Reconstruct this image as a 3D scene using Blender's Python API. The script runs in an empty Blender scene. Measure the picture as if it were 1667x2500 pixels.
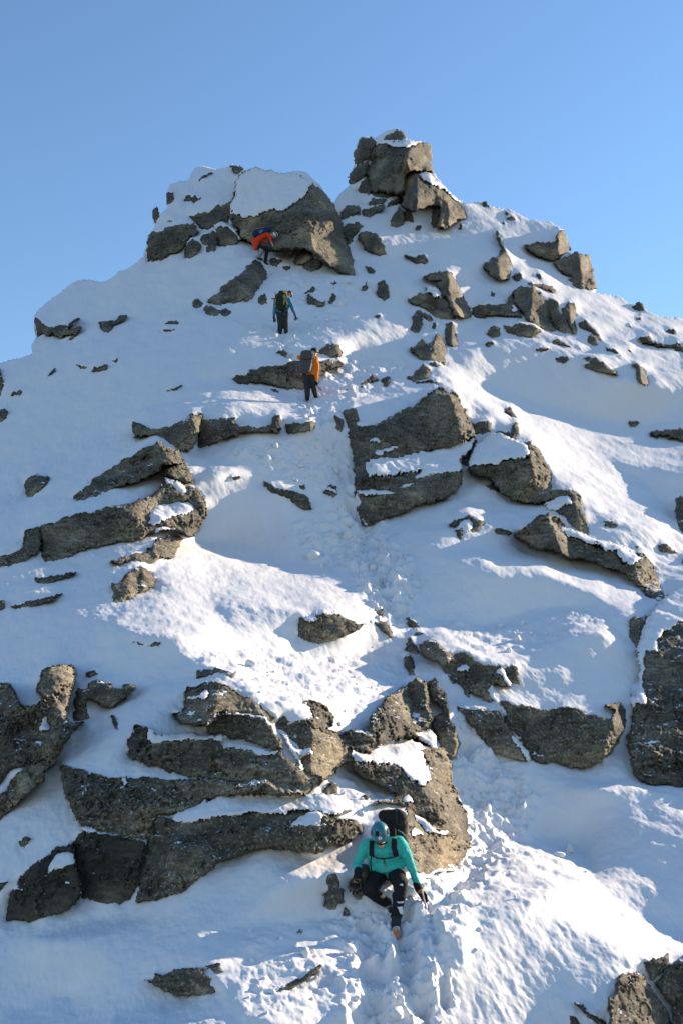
import bpy, math, random
import numpy as np
from mathutils import Vector, Matrix

# ------------------------------------------------------------------ camera
F_PX = 2680.0            # focal length in photo pixels (photo 1667 x 2500)
CX, CY = 833.5, 1250.0
PITCH = math.radians(12.0)
FWD = np.array([0.0, math.cos(PITCH), math.sin(PITCH)])
UPV = np.array([0.0, -math.sin(PITCH), math.cos(PITCH)])
RGT = np.array([1.0, 0.0, 0.0])
SUN_AZ, SUN_EL = math.radians(59.0), math.radians(20.5)      # az from view direction to the right
SUN = np.array([math.cos(SUN_EL)*math.sin(SUN_AZ), math.cos(SUN_EL)*math.cos(SUN_AZ), math.sin(SUN_EL)])

ZONES = {  # zoom windows the outlines were measured in: origin x, y and pixels per unit
 'A': (0, 300, .5319), 'B': (834, 300, .53125), 'C': (0, 900, .5319), 'D': (834, 900, .53125),
 'E': (0, 1500, .5319), 'F': (834, 1450, .53125), 'G': (834, 1900, .53125), 'H': (0, 2000, .5319),
 'Z': (780, 1930, .20408), 'O': (0, 0, 1.0631), 'W': (0, 0, 1.0)}

def P(zone, s):
    ox, oy, k = ZONES[zone]
    v = [float(t) for t in s.replace(',', ' ').split()]
    return np.array([(ox + v[i]*k, oy + v[i+1]*k) for i in range(0, len(v), 2)])

# ------------------------------------------------------------------ outlines measured on the photograph
LAND = np.vstack([
 P('W', "-400 1010 -200 950"),
 P('A', "0 1108 80 1090 152 1064 147 1030 175 985 158 930 155 888 180 850 240 790 300 745 350 718 400 706 440 716 475 720 510 708 530 690 545 672 580 655 625 625 660 600 662 575 672 555 685 515 690 495 710 460 722 435 735 418 760 398 772 380 770 320 782 290 830 268 868 262 880 220 905 195 935 190 975 205 995 215 1030 208 1065 197 1090 205 1125 228 1190 218 1215 230 1280 237 1365 230 1400 238 1440 270 1465 290 1490 330 1530 370 1545 340"),
 P('B', "0 312 35 285 40 250 45 220 62 190 58 150 68 125 72 90 85 70 120 63 158 70 190 55 230 35 262 33 285 50 300 70 340 88 375 90 400 98 402 130 408 150 405 200 425 235 430 250 470 290 515 340 550 370 575 372 605 367 640 372 672 390 710 400 740 408 765 405 800 425 830 440 860 460 955 460 985 475 1012 495 1022 520 1040 555 1048 590 1080 592 1125 608 1140 650 1155 690 1163 765 1200 775 1240 780 1290 805 1338 835 1385 840 1410 868 1460 890 1520 905 1568 903"),
 P('W', "1800 860 2200 1000 2200 3000 -400 3000")])

# id, name, category, zone, style, label, outline, facets [(code, outline)]
# style letters: g grey, b brown, d dark; r rounder; s smooth clean face
R = [
# ---- summit, left group
('a1','rock_outcrop','rock','A','d','jagged dark rock under the farthest left snow hump on the skyline',"155,890 165,885 190,905 205,935 235,940 265,925 310,930 330,905 358,887 360,900 330,925 312,945 318,955 345,940 370,935 372,950 350,970 340,1000 320,1015 292,1020 325,1000 335,975 300,980 270,990 245,985 240,970 215,980 195,965 180,970 168,985 160,940",[]),
('a2','rock','rock','A','d','dark wedge of rock under the second snow hump from the left skyline',"457,905 490,908 535,905 565,878 605,875 590,895 560,915 530,930 515,965 480,970 465,945",[]),
('a4','rock','rock','A','d','tiny lone dark stone jutting into the sky left of the summit rocks',"693,395 710,388 727,405 722,440 712,445 695,420",[]),
('a5','boulder','boulder','A','d','broad dark boulder at the left foot of the snowy summit block',"685,505 700,495 750,490 760,470 800,465 840,460 890,460 912,495 900,520 880,525 850,545 830,580 760,605 680,632 672,615 680,560",[]),
('a7','rock','rock','A','d','dark overhanging rock band between two snow sheets on the left summit block',"868,420 910,410 960,405 990,378 1030,385 1060,365 1075,335 1080,345 1060,390 1050,440 1055,465 1010,455 985,465 970,480 915,480 895,450",[]),
('a8','rock','rock','A','d','left of two small dark rocks peeking from the summit snow',"842,355 865,320 878,325 875,355",[]),
('a9','rock','rock','A','d','right of two small dark rocks peeking from the summit snow',"880,340 900,330 930,345 900,362 885,362",[]),
('a10','rock','rock','A','d','dark stone in the left skyline edge of the summit snow',"772,325 805,320 800,350 770,380",[]),
('a11','rock','rock','A','d','thin rocky rib just below the white summit peak on the left',"885,300 910,270 940,250 978,235 985,240 940,262 900,290 888,310",[]),
('a12','rock','rock','A','b','small tan sunlit stone on the skyline beside the white summit peak',"1055,215 1070,210 1100,218 1125,232 1100,250 1085,258 1065,235",[('R',"1055,215 1125,225 1100,255 1070,240")]),
('a13','boulder','boulder','A','dr','rounded dark boulder with a white cap just left of the red climber',"985,480 1010,475 1050,480 1080,500 1105,540 1095,560 1040,570 1005,568 995,540",[]),
('a14','rock','rock','A','d','tall narrow dark rock leaning on the rounded boulder left of the red climber',"940,590 950,530 965,500 985,500 1000,560 985,580 950,595",[]),
('a15','rock','rock','A','dr','small snow-rimmed boulder lowest in the cluster left of the red climber',"845,555 880,535 905,545 925,570 905,590 865,617 840,610",[]),
('a16','rock','rock','A','d','small dark rock wedged behind the lowest snow-rimmed summit boulder',"905,530 925,510 960,500 950,525 940,560 920,550",[]),
('a17','rock','rock','A','d','short dark stone in the snow above the broad left summit boulder',"760,440 790,432 803,445 775,452",[]),
('r1','summit_block','boulder','A','b','huge overhanging summit block with a tilted white snow roof behind the red climber',"1053,425 1075,430 1105,432 1115,450 1150,440 1180,443 1230,415 1290,405 1350,375 1400,330 1440,275 1465,290 1500,335 1530,375 1555,420 1570,470 1568,520 1590,560 1610,620 1640,700 1637,712 1568,700 1530,685 1490,655 1478,640 1450,610 1400,590 1340,585 1270,592 1200,575 1145,550 1110,535 1100,500 1060,460",
   [('L',"1053,425 1180,440 1290,405 1300,590 1145,550 1060,460"),('F',"1290,405 1400,330 1420,500 1440,600 1300,590"),('Q',"1400,330 1440,270 1470,290 1560,420 1600,600 1650,720 1560,705 1450,610 1420,480")]),
('a19','rock_slab','rock','A','g','tilted grey slab with a bright sunlit right end below the red climber',"942,825 960,805 1015,770 1020,750 1085,712 1170,630 1190,640 1230,715 1190,760 1180,790 1140,822 1120,825 1110,815 1080,820 1010,830",
   [('L',"942,825 1020,750 1085,712 1112,800 1080,820 1010,830"),('Q',"1085,712 1140,665 1195,750 1180,790 1140,822 1120,825"),('R',"1135,668 1185,630 1230,715 1195,750")]),
('a20','rock','rock','A','d','small dark rock touching the lower right of the tilted sunlit-ended slab',"1170,835 1180,805 1215,785 1232,800 1228,825 1195,835",[]),
('a21','rock','rock','A','d','pointed grey stone standing alone left of the tilted slab',"880,815 900,800 925,830 925,850 880,850",[]),
('a22','rock','rock','A','d','left of two touching dark rocks under the tilted slab',"938,848 960,838 985,850 1010,870 1005,895 970,900 945,885",[]),
('a23','rock','rock','A','d','right of two touching dark rocks under the tilted slab',"1010,855 1040,855 1060,875 1050,892 1015,892",[]),
('a24','rock','rock','A','dr','upper of two small flat stones on the shaded snow left of the green-pack climber',"770,920 790,907 830,912 832,925 800,930",[]),
('a25','rock','rock','A','dr','lower of two small flat stones on the shaded snow left of the green-pack climber',"755,960 775,942 815,952 800,962",[]),
('a26','rock','rock','A','d','dark rock at the boots of the red climber',"1230,625 1265,622 1300,640 1275,665 1240,660",[]),
('a27','rock','rock','A','d','small dark stone downhill right of the red climber boots',"1292,670 1310,658 1335,670 1320,685 1298,682",[]),
('a28','boulder','boulder','A','b','brown rounded boulder under the huge summit block, right of the red climber',"1350,640 1365,605 1390,595 1435,610 1440,640 1420,665 1390,660 1360,665",[]),
('a29','rock','rock','A','b','angular tan-edged rock in front of the base of the huge summit block',"1395,662 1440,630 1465,630 1483,665 1450,690 1415,690",[]),
('a30','rock','rock','A','b','small pointed stone in snow between the red climber and the brown boulder',"1325,625 1340,597 1348,610 1335,630",[]),
('a31','rock','rock','A','d','topmost dark rock of the cluster to the right of the green-pack climber',"1415,765 1445,760 1450,780 1425,797 1415,790",[]),
('a32','rock','rock','A','d','largest dark rock of the cluster to the right of the green-pack climber',"1415,805 1440,800 1450,820 1480,830 1500,825 1490,845 1440,857 1425,845",[]),
('a33','rock','rock','A','d','rightmost dark rock of the cluster to the right of the green-pack climber',"1508,815 1530,797 1548,815 1525,838 1508,830",[]),
('a34','rock','rock','A','d','small stone above the rock cluster right of the green-pack climber',"1508,755 1535,745 1552,755 1535,768",[]),
('a36','rock','rock','A','d','left of two flat stones in the shaded left flank snow',"350,1130 380,1122 412,1125 390,1140 370,1145",[]),
('a37','rock','rock','A','d','right and larger of two flat stones in the shaded left flank snow',"405,1150 440,1125 490,1105 498,1125 470,1140 420,1152",[]),
('a38','rock','rock','A','d','little stone above the larger flat stone on the left flank',"508,1095 545,1080 550,1090 530,1098",[]),
('a39','rock_rib','rock','A','d','thin slanting rock rib on the smooth left flank snow',"192,1195 205,1175 240,1145 258,1135 250,1155 218,1178 200,1197",[]),
('a40','rock','rock','A','d','lone small dark stone low on the left flank near the photo edge',"45,1240 70,1225 95,1218 103,1230 90,1243 60,1248",[]),
('a41','rock','rock','A','d','dark rock cut off by the left photo edge just below the skyline',"-30,1120 3,1128 10,1200 5,1240 -30,1250",[]),
('a44','rock','rock','A','d','thin stone just up the slope left of the orange climber',"1275,1055 1290,1048 1335,1045 1320,1062 1290,1068",[]),
('a45','rock_slab','rock','A','g','long low rock slab behind the orange climber',"1065,1185 1085,1170 1130,1165 1150,1150 1200,1130 1300,1120 1350,1095 1370,1090 1450,1105 1480,1090 1530,1080 1568,1083 1590,1095 1560,1115 1500,1135 1465,1160 1455,1200 1400,1228 1350,1230 1280,1222 1200,1215 1130,1208 1085,1205",
   [('F',"1065,1185 1150,1150 1300,1120 1370,1090 1440,1110 1440,1200 1390,1230 1200,1215"),('R',"1450,1105 1530,1080 1595,1095 1500,1138 1460,1160")]),
('a46','rock','rock','A','g','flat-topped rock just above the right shoulder of the orange climber',"1465,1045 1490,1022 1560,1010 1585,1030 1580,1050 1530,1065 1490,1060",[]),
('a47','rock','rock','A','d','sliver of rock in the snow at the feet of the orange climber',"1225,1240 1250,1232 1290,1245 1285,1252",[]),
('a48','rock_rib','rock','A','d','thin dark rock streak in the shade above the snowy ledge wall',"745,1225 790,1215 830,1195 840,1200 810,1217 770,1228",[]),
# ---- summit tower
('b1','summit_tower','rock tower','B','g','square summit tower block with a dark front and a tan sunlit right face',"125,150 150,105 170,88 240,100 300,108 345,92 385,92 402,105 408,150 405,195 425,235 400,228 345,224 310,215 290,240 285,330 255,332 200,315 140,312 125,250 122,180",
   [('L',"120,150 170,88 300,108 300,200 290,240 285,335 140,312"),('R',"300,130 345,95 402,100 410,150 405,200 425,235 345,224 320,215 290,200")]),
('b2','rock','rock','B','g','small rock perched on the very top of the summit tower',"190,78 215,55 245,38 270,42 290,72 265,82 220,80",[]),
('b3','rock','rock','B','d','upper of the dark rocks stepping down the left edge of the summit tower',"62,190 60,140 70,110 85,75 130,70 155,72 160,85 150,105 125,150 120,160 90,180",[]),
('b4','rock','rock','B','d','middle of the dark rocks stepping down the left edge of the summit tower',"35,280 45,230 65,200 95,183 120,168 123,225 95,245 60,265",[]),
('b5','rock','rock','B','d','lowest of the dark rocks stepping down the left edge of the summit tower',"60,300 90,265 125,240 140,310 125,320 95,310",[]),
('b7','leaning_slab','rock','B','b','big slab leaning against the right side of the summit tower',"285,250 300,235 345,230 390,265 440,300 500,345 545,375 575,410 570,445 535,460 490,485 470,490 440,480 440,395 390,395 330,412 290,400 270,380 285,330",
   [('L',"285,250 330,235 350,300 340,410 270,385"),('Q',"330,235 400,285 480,380 470,490 440,480 440,395 340,410 350,300"),('R',"400,270 545,375 580,412 570,445 490,485 480,380")]),
('b9','rock','rock','B','b','rusty brown pointed rock in the snow at the summit tower foot',"220,470 235,430 260,390 280,405 285,450 270,475 235,478",[]),
('b10','rock','rock','B','d','dark rock touching the rusty pointed rock at the tower foot',"283,415 310,405 330,435 320,452 287,458",[]),
('b11','rock','rock','B','b','narrow upright rock beneath the leaning slab, its right edge in the sun',"408,440 420,400 438,392 445,470 420,488 408,470",[]),
('b12','rock','rock','B','d','small dark stone under the snow-covered block by the tower foot',"330,490 340,468 362,470 355,495",[]),
('b13','rock','rock','B','g','grey block at the notch between the huge summit block and the tower',"-12,440 -12,395 40,372 80,365 90,400 50,415 10,435",[]),
('b14','rock','rock','B','g','flat pale grey rock lowest of the steps under the tower',"95,390 130,378 185,370 190,385 150,415 110,425 98,415",[]),
('b15','rock','rock','B','g','middle grey step of rock under the tower',"118,360 150,340 200,350 180,365 130,370",[]),
('b16','rock','rock','B','g','uppermost thin grey step of rock under the tower',"150,320 175,312 245,325 240,338 200,345 160,335",[]),
('b17','rock','rock','B','d','dark low rock between the grey steps and the leaning slab',"190,372 230,360 268,340 266,370 240,380 205,385",[]),
# ---- right of the summit block
('b18','rock','rock','B','d','broken dark rock beside the right corner of the huge summit block',"-5,480 15,455 40,450 80,452 95,475 75,500 50,520 45,545 20,555 5,520",[]),
('b19','boulder','boulder','B','b','sunlit brown boulder downhill right of the huge summit block',"65,530 75,510 110,495 150,505 175,530 205,598 180,600 130,588 95,570 90,548",[]),
('b20','rock','rock','B','d','small lone stone in the open snow below the sunlit brown boulder',"105,660 120,658 155,678 150,697 120,690",[]),
('b21','rock','rock','B','d','upright dark stone in the middle of the snow right of the rock cluster',"155,790 165,745 190,732 210,755 215,810 195,832 165,810",[]),
('b22','rock','rock','B','b','little sunlit stone on the snow rim right of the green-pack climber',"72,780 105,740 118,770 95,782",[]),
('b23','rock','rock','B','d','flat snow-topped stone alone in the shaded bowl under the tower',"285,605 320,608 350,598 378,592 400,612 395,632 350,635 320,622 295,620",[]),
('b24','rock_outcrop','rock','B','b','hooked brown outcrop curving down right of the shaded bowl',"368,705 400,690 460,680 490,668 510,685 530,720 555,765 580,810 620,885 560,895 520,870 480,790 455,785 430,735 460,715 420,725 385,722",
   [('L',"368,705 490,668 480,720 385,722"),('Q',"490,668 530,720 580,810 620,885 560,895 500,780")]),
('b25','boulder','boulder','B','b','broad brown boulder tucked under the hooked outcrop',"300,815 350,792 385,800 440,810 460,790 480,800 520,870 530,900 450,907 400,890 375,860 345,850 320,835",[]),
('b26','rock','rock','B','b','thin tan rock on top of the little stack under the broad brown boulder',"318,885 350,862 380,880 415,905 400,925 370,900 330,890",[]),
('b27','rock','rock','B','d','dark upright rock in the little stack left of the grey triangular stone',"315,945 322,895 350,887 370,910 350,955 330,970 315,955",[]),
('b28','rock','rock','B','d','small stone between the dark upright rock and the grey triangular stone',"405,935 425,915 437,940 425,955",[]),
('b29','standing_stone','rock','B','g','grey triangular standing stone on the snow right of centre',"470,965 480,925 510,910 530,960 545,1010 520,1030 490,1020 470,990",[('L',"470,965 480,925 510,910 505,1028 470,990"),('R',"510,910 545,1010 520,1030 503,1025")]),
('b30','rock','rock','B','g','blocky stepped rock with a sunlit right face under the triangular stone',"310,1025 330,1020 370,995 390,1015 415,1010 440,955 465,985 475,1040 488,1105 450,1095 400,1080 370,1080 330,1060",[('L',"310,1020 370,995 415,1010 400,1080 330,1060"),('R',"440,955 475,1040 488,1105 410,1082 420,1040")]),
('b31','rock','rock','B','g','low grey rock with a tan top just above the big snow-roofed slab',"290,1165 330,1150 380,1105 410,1130 385,1180 330,1185",[]),
('b33','rock','rock','B','b','small flat stone lying under the blocky stepped rock',"385,1095 425,1095 455,1115 440,1120 410,1112",[]),
('b32','rock_outcrop','rock','B','b','tall thin-topped brown outcrop in the middle of the right flank',"658,650 680,620 720,595 735,570 720,545 708,500 718,495 735,550 750,590 775,635 770,715 735,718 690,700 660,665",[('R',"720,595 750,590 775,635 770,715 735,718 715,660")]),
('b34','rock','rock','B','d','small upright dark stone right of the thin-topped brown outcrop',"785,700 800,680 820,675 825,720 800,728",[]),
('b35','rock_rib','rock','B','b','low brown rib of rock above the large split boulder on the right flank',"835,735 870,725 930,735 945,745 970,740 975,772 945,768 915,757 870,742",[]),
('b36','rock','rock','B','d','small snow-crowned stone above the wide grey slab',"678,775 695,760 712,770 705,780",[]),
('b37','rock_slab','rock','B','g','wide low grey slab left of the large split boulder',"610,840 640,820 700,830 760,820 775,780 790,800 830,880 780,880 700,875 625,885 615,860",[]),
('b38','boulder','boulder','B','g','left and largest part of the split boulder on the right flank',"780,770 820,745 870,742 905,770 930,810 960,880 985,945 950,950 900,925 870,900 850,895 820,850 790,810",[('L',"780,770 870,742 860,900 820,850"),('Q',"870,742 930,810 985,945 900,925 860,900")]),
('b39','boulder','boulder','B','b','middle part of the split boulder on the right flank',"930,812 960,800 990,820 1005,865 1030,890 1060,965 1035,968 1000,955 988,940 962,880 942,840",[]),
('b40','rock','rock','B','b','rightmost upright part of the split boulder, tan in the sun',"1010,850 1030,828 1060,825 1072,870 1072,965 1058,960 1040,900 1020,880",[('R',"1040,826 1072,860 1072,968 1058,960")]),
('b41','rock','rock','B','b','small rusty cone-shaped rock left of the snow-hooded boulder',"680,965 710,920 735,935 745,975 730,988 690,985",[]),
('b42','boulder','boulder','B','b','boulder hooded by a smooth snow brow below the split boulder',"745,925 800,915 870,920 915,945 890,965 860,985 810,975 770,950",[]),
('b43','rock','rock','B','d','small stone in the shade below the rusty cone-shaped rock',"668,1015 690,1002 715,1010 685,1033 670,1030",[]),
('b44','rock','rock','B','d','small flat stone alone below the snow-hooded boulder',"885,1038 920,1030 950,1038 955,1050 900,1053",[]),
('b45','rock_rib','rock','B','b','thin rock rib emerging from the snow crest right of the hooded boulder',"940,1000 985,995 1020,1015 1050,1035 1010,1025 970,1015",[]),
('b46','rock','rock','B','d','small dark stone at the lower end of the thin rib on the right flank',"1070,1040 1085,1035 1105,1060",[]),
('b47','rock_rib','rock','B','d','dark broken rib running down right of the split boulder',"1083,915 1115,905 1145,940 1175,960 1190,1000 1210,1015 1165,990 1130,945 1095,940",[]),
('b48','rock','rock','B','b','tan rock beside the dark broken rib',"1115,995 1130,965 1160,972 1185,1020 1155,1020",[]),
('b49','rock_rib','rock','B','d','narrow tail of rock ending the dark broken rib',"1212,1020 1245,1035 1285,1070 1240,1055 1215,1045",[]),
('b50','rock','rock','B','d','small dark rock left of the rubbly outcrop in the right shade',"975,1085 1000,1085 1045,1100 1020,1117 980,1115",[]),
('b51','rock_outcrop','rock','B','b','rubbly brown outcrop in the shaded hollow of the right flank',"1090,1100 1120,1095 1170,1098 1200,1115 1215,1145 1255,1165 1260,1188 1215,1175 1160,1165 1110,1140 1100,1128 1140,1125",[]),
('b52','rock','rock','B','b','hooked upright brown rock near the right photo edge',"1330,1125 1355,1115 1380,1140 1400,1165 1405,1215 1375,1210 1350,1195 1350,1160 1345,1140",[('R',"1365,1130 1405,1165 1408,1215 1375,1210")]),
('b53','rock_rib','rock','B','d','long thin dark rib running off the right photo edge',"1370,990 1400,978 1430,990 1435,1010 1480,1020 1600,1035 1600,1062 1500,1038 1440,1022 1385,1008",[]),
('b54','rock','rock','B','d','small dark boulder sitting on the right skyline',"1345,835 1360,822 1388,823 1405,860 1380,862 1350,845",[]),
('b55','rock','rock','B','d','flat stone just below the dark boulder on the right skyline',"1350,905 1370,890 1400,895 1370,908",[]),
('b56','rock','rock','B','d','tiny stone in open snow left of the flat stone under the right skyline',"1310,932 1330,925 1337,942",[]),
('b57','rock','rock','B','d','small stone above the long thin rib by the right photo edge',"1495,965 1520,958 1550,960 1548,977 1515,975",[]),
('b58','rock','rock','B','d','tiny stone in open snow above the hooked upright rock',"1315,1047 1327,1040 1342,1052 1325,1056",[]),
('b59','boulder','boulder','B','b','upper of two blocky boulders breaking the right skyline',"833,565 880,555 970,550 985,545 980,525 1010,495 1020,520 1040,555 1050,585 1010,605 975,625 940,625 900,610 870,600",[('F',"833,565 970,550 960,625 870,600"),('R',"985,520 1012,495 1050,585 1010,605 990,600")]),
('b60','boulder','boulder','B','b','lower of two blocky boulders breaking the right skyline',"965,640 1010,610 1060,600 1125,610 1145,660 1160,710 1165,765 1120,765 1060,750 1040,715 1050,700 1010,680",[('F',"965,640 1060,600 1090,760 1040,715"),('R',"1090,605 1130,612 1165,765 1100,765")]),
('b61','rock','rock','B','d','small pointed stone standing on the skyline right of the leaning slab',"642,380 645,362 660,362 674,392 650,388",[]),
('b62','rock','rock','B','g','upper small stone of three on the snowy shoulder right of the tower',"740,408 762,405 765,425 745,430",[]),
('b63','rock','rock','B','b','flat rusty stone, middle of three on the snowy shoulder right of the tower',"750,442 770,432 795,445 770,453",[]),
('b64','rock','rock','B','d','lowest small stone of three on the snowy shoulder right of the tower',"715,458 745,452 750,466 730,466",[]),
('b65','rock','rock','B','d','sliver of stone at the skyline end of the snowy shoulder',"800,442 825,436 832,450",[]),
('b67','rock','rock','B','d','small stone on the lit snow under the lower skyline boulder',"885,692 910,688 918,710 900,708",[]),
('b68','rock','rock','B','d','small stone at the lower right corner of the leaning slab',"525,487 545,465 560,492",[]),
('b69','rock','rock','B','d','broken dark rock in the trampled snow right of the orange climber',"70,1215 85,1190 115,1170 140,1150 160,1160 165,1180 120,1182 95,1215",[]),
('b70','rock','rock','B','d','hooked dark rock at the right end of the trampled snow near the orange climber',"180,1180 200,1155 220,1165 210,1212 195,1200",[]),
('b71','rock','rock','B','d','small dark stone closest to the orange climber in the trampled snow',"15,1217 50,1198 48,1216",[]),
('b72','rock','rock','B','d','small dark stone alone left of the little rock stack',"145,888 175,873 190,888 165,900",[]),
('b74','rock','rock','B','d','dark rock slivers under the snow roof crest of the big slab',"328,1190 400,1188 435,1190 445,1212 400,1200 350,1195",[]),
# ---- middle left
('c1','rock_wall','rock','C','g','left half of the dark ledge wall under the smooth snow dome',"597,240 630,248 670,255 700,270 712,280 780,262 865,240 865,218 930,212 920,260 905,330 885,375 870,382 825,382 790,360 760,335 720,310 660,305 620,312",[]),
('c2','rock_wall','rock','C','g','right half of the dark ledge wall under the smooth snow dome',"925,245 1000,242 1085,240 1070,265 1100,283 1180,280 1255,265 1258,235 1292,230 1285,300 1240,300 1170,305 1110,312 1090,325 1000,345 940,365 905,382 910,320",[]),
('c3','rock','rock','C','g','short isolated block at the right end of the dark ledge wall',"1308,255 1370,265 1455,260 1440,300 1370,298 1310,303",[]),
('c4','rock','rock','C','b','narrow rock beside the left edge of the big snow-roofed slab',"1518,230 1550,240 1566,250 1566,297 1530,295 1535,255",[]),
('c5','rock_outcrop','rock','C','g','upper slanting layer of the stepped outcrop on the left',"330,635 335,600 370,565 410,545 418,515 500,465 600,400 680,360 735,335 770,370 820,380 840,430 870,480 888,532 850,530 800,505 760,490 765,462 840,438 760,450 700,490 650,530 540,575 420,610",
   [('L',"330,635 418,515 680,360 735,335 740,455 650,530 420,610"),('Q',"770,450 840,430 888,532 800,505")]),
('c7','rock_outcrop','rock','C','gl','lower long layer of the stepped outcrop on the left, sunlit at its right end',"190,735 250,730 310,705 350,690 460,665 520,650 620,635 700,605 740,570 760,550 745,545 770,510 820,545 860,575 870,545 910,560 945,620 955,685 910,740 890,770 850,785 830,770 810,745 700,790 640,810 520,830 400,860 290,895 205,918 185,880 190,800",
   [('F',"190,735 350,690 620,635 640,810 205,918"),('R',"570,640 700,605 760,555 790,600 690,690 650,720"),('Q',"760,510 910,560 955,685 850,785 780,700 860,600")]),
('c8','rock','rock','C','gl','sunlit ledge rock at the right foot of the left stepped outcrop',"500,915 560,885 640,865 700,830 760,800 830,780 825,830 790,890 730,880 690,910 640,905 600,895 540,915",[('R',"690,835 830,780 790,890 730,880")]),
('c9','rock','rock','C','gl','lowest jagged rock of the left stepped outcrop with sunny facets',"515,1070 530,1020 510,1010 510,990 560,975 600,935 660,915 690,945 718,970 700,1005 650,1040 600,1068 540,1075",[('R',"600,935 640,930 640,1010 590,1030"),('R',"665,920 718,970 680,1030 660,1000")]),
('c10','rock','rock','C','d','upper thin dark slot of rock in the snow lower left',"155,970 210,965 300,950 355,945 320,965 250,985 190,995 165,988",[]),
('c11','rock','rock','C','d','lower thin dark slot of rock in the snow lower left',"35,1080 130,1060 230,1045 295,1030 250,1055 150,1080 50,1093",[]),
('c12','rock','rock','C','d','scrap of dark rock at the left photo edge beside the lower thin slot',"-40,1060 12,1062 15,1095 -40,1098",[]),
('c13','rock','rock','C','d','dark rock at the left photo edge joined to the stepped outcrop by snow',"-60,880 0,865 60,845 110,825 115,740 185,738 190,780 175,860 110,895 50,905 0,920 -60,935",[]),
('c14','boulder','boulder','C','dr','round dark boulder hooded by snow alone on the left flank',"108,510 130,480 165,475 215,480 220,510 195,550 150,575 120,578 108,550",[]),
('c16','rock_slab','rock','C','d','curved dark slab in the hollow below the ledge wall',"1202,535 1240,545 1270,570 1340,578 1400,590 1435,620 1443,668 1400,655 1340,615 1280,605 1230,575",[]),
('c17','rock','rock','C','d','small stone above the right end of the curved slab',"1380,550 1410,548 1415,565 1390,570",[]),
('c18','rock','rock','C','d','small snow-striped rock left of the big snow-roofed slab foot',"1500,580 1520,545 1555,555 1562,590 1545,608 1505,600",[]),
('c22','rock','rock','C','d','thin dark stone in the snow hollow under the ledge wall',"1040,515 1075,512 1102,520 1070,530",[]),
('c19','boulder','boulder','O','gl','mossy boulder in the middle of the lower snowfield',"684,1462 690,1418 720,1408 770,1402 800,1415 820,1425 838,1428 790,1455 765,1468 730,1470 690,1465",[('F',"684,1430 780,1435 770,1470 690,1465"),('Q',"700,1410 770,1402 820,1425 790,1455 780,1430")]),
('c20','rock','rock','C','d','thin dark stone above the lower outcrop, left of the mossy boulder',"620,1245 650,1248 690,1255 735,1252 735,1265 700,1270 655,1265",[]),
('c21','rock','rock','C','d','small dark stone at the left photo edge in the smooth flank snow',"-30,180 15,172 32,195 25,215 0,230 -30,232",[]),
# ---- middle right
('d1','rock_slab','rock','D','g','big square slab with a steep snow roof in the centre of the mountain',"-4,190 65,180 75,240 65,265 90,270 150,250 220,215 330,170 380,130 440,95 460,88 485,110 525,105 545,150 575,180 600,270 612,300 560,320 480,350 380,370 280,400 200,420 130,430 125,500 60,480 42,400 15,270",
   [('L',"0,190 65,180 150,250 140,430 75,500 20,270"),('F',"150,250 330,170 525,105 612,300 380,370 140,430"),('Q',"490,110 525,105 612,300 560,315")]),
('d2','rock_slab','rock','D','g','lower slab under the snow ledge of the big central slab',"52,455 120,470 130,515 200,520 250,510 290,490 340,485 350,510 400,495 450,480 555,455 570,510 530,570 480,605 400,635 330,655 270,690 200,715 95,738 80,670 65,590",[('F',"65,520 290,490 300,680 95,738"),('F',"300,490 555,455 480,605 300,680")]),
('d30','rock','rock','D','d','narrow dark filler for the shaded cleft between the central slab and the brown block',"556,405 600,352 617,300 624,322 592,370 585,430 562,452",[('U',"556,405 617,300 624,322 585,440")]),  # dark piece added to stand for the shaded gap between the two blocks
('d3','boulder','boulder','D','b','brown snow-capped block to the right of the central slab',"585,440 650,425 700,425 780,410 850,395 858,360 830,320 870,325 905,370 950,450 985,540 900,575 870,600 800,585 740,560 690,500 640,480 600,470",[('F',"585,440 850,395 880,590 740,560"),('Q',"840,325 905,370 985,540 900,575 870,430")]),
('d4','rock','rock','D','g','small pale rock behind the right corner of the central slab',"600,240 650,235 695,232 685,270 650,290 605,285",[]),
('d5','rock','rock','D','d','upper small dark rock on the lit snow above the brown snow-capped block',"730,190 760,165 780,185 805,228 770,210",[]),
('d6','rock','rock','D','d','dark rock just behind the cap of the brown block',"700,276 770,280 765,250 790,235 803,260 795,310 755,295",[]),
('d7','rock','rock','D','d','small rock below the left corner of the brown block',"668,530 690,510 720,530 735,560 700,555",[]),
('d8','rock','rock','D','b','stepped rock with snow pockets trailing right from the brown block',"860,600 900,565 980,550 1050,540 1080,560 1100,585 1105,650 1120,700 1143,775 1100,765 1050,725 1020,690 1040,690 990,660 975,640 1050,620 1045,580 980,590 920,600",[('Q',"1050,540 1100,585 1143,775 1100,765 1070,650")]),
('d9','rock_ridge','rock','D','b','long rock ridge running down to the right with a snow pad on its back',"795,755 840,720 880,695 910,650 945,645 985,670 1020,715 1040,760 1090,795 1140,810 1180,840 1255,850 1265,880 1290,920 1330,920 1375,880 1350,850 1385,848 1430,920 1450,970 1490,1050 1480,1075 1430,1040 1380,1010 1340,985 1260,945 1200,935 1150,905 1080,890 1040,880 1000,850 930,835 870,810 820,780",
   [('L',"795,755 910,650 960,660 1000,850 870,810"),('Q',"945,645 1040,760 1080,890 1000,850"),('F',"1080,795 1255,850 1290,960 1150,905"),('Q',"1380,850 1490,1050 1480,1075 1380,1010 1340,930")]),
('d10','rock','rock','D','b','small broken rock under the lower end of the long ridge',"1370,1030 1400,1025 1440,1045 1475,1075 1465,1110 1430,1080",[]),
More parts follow.
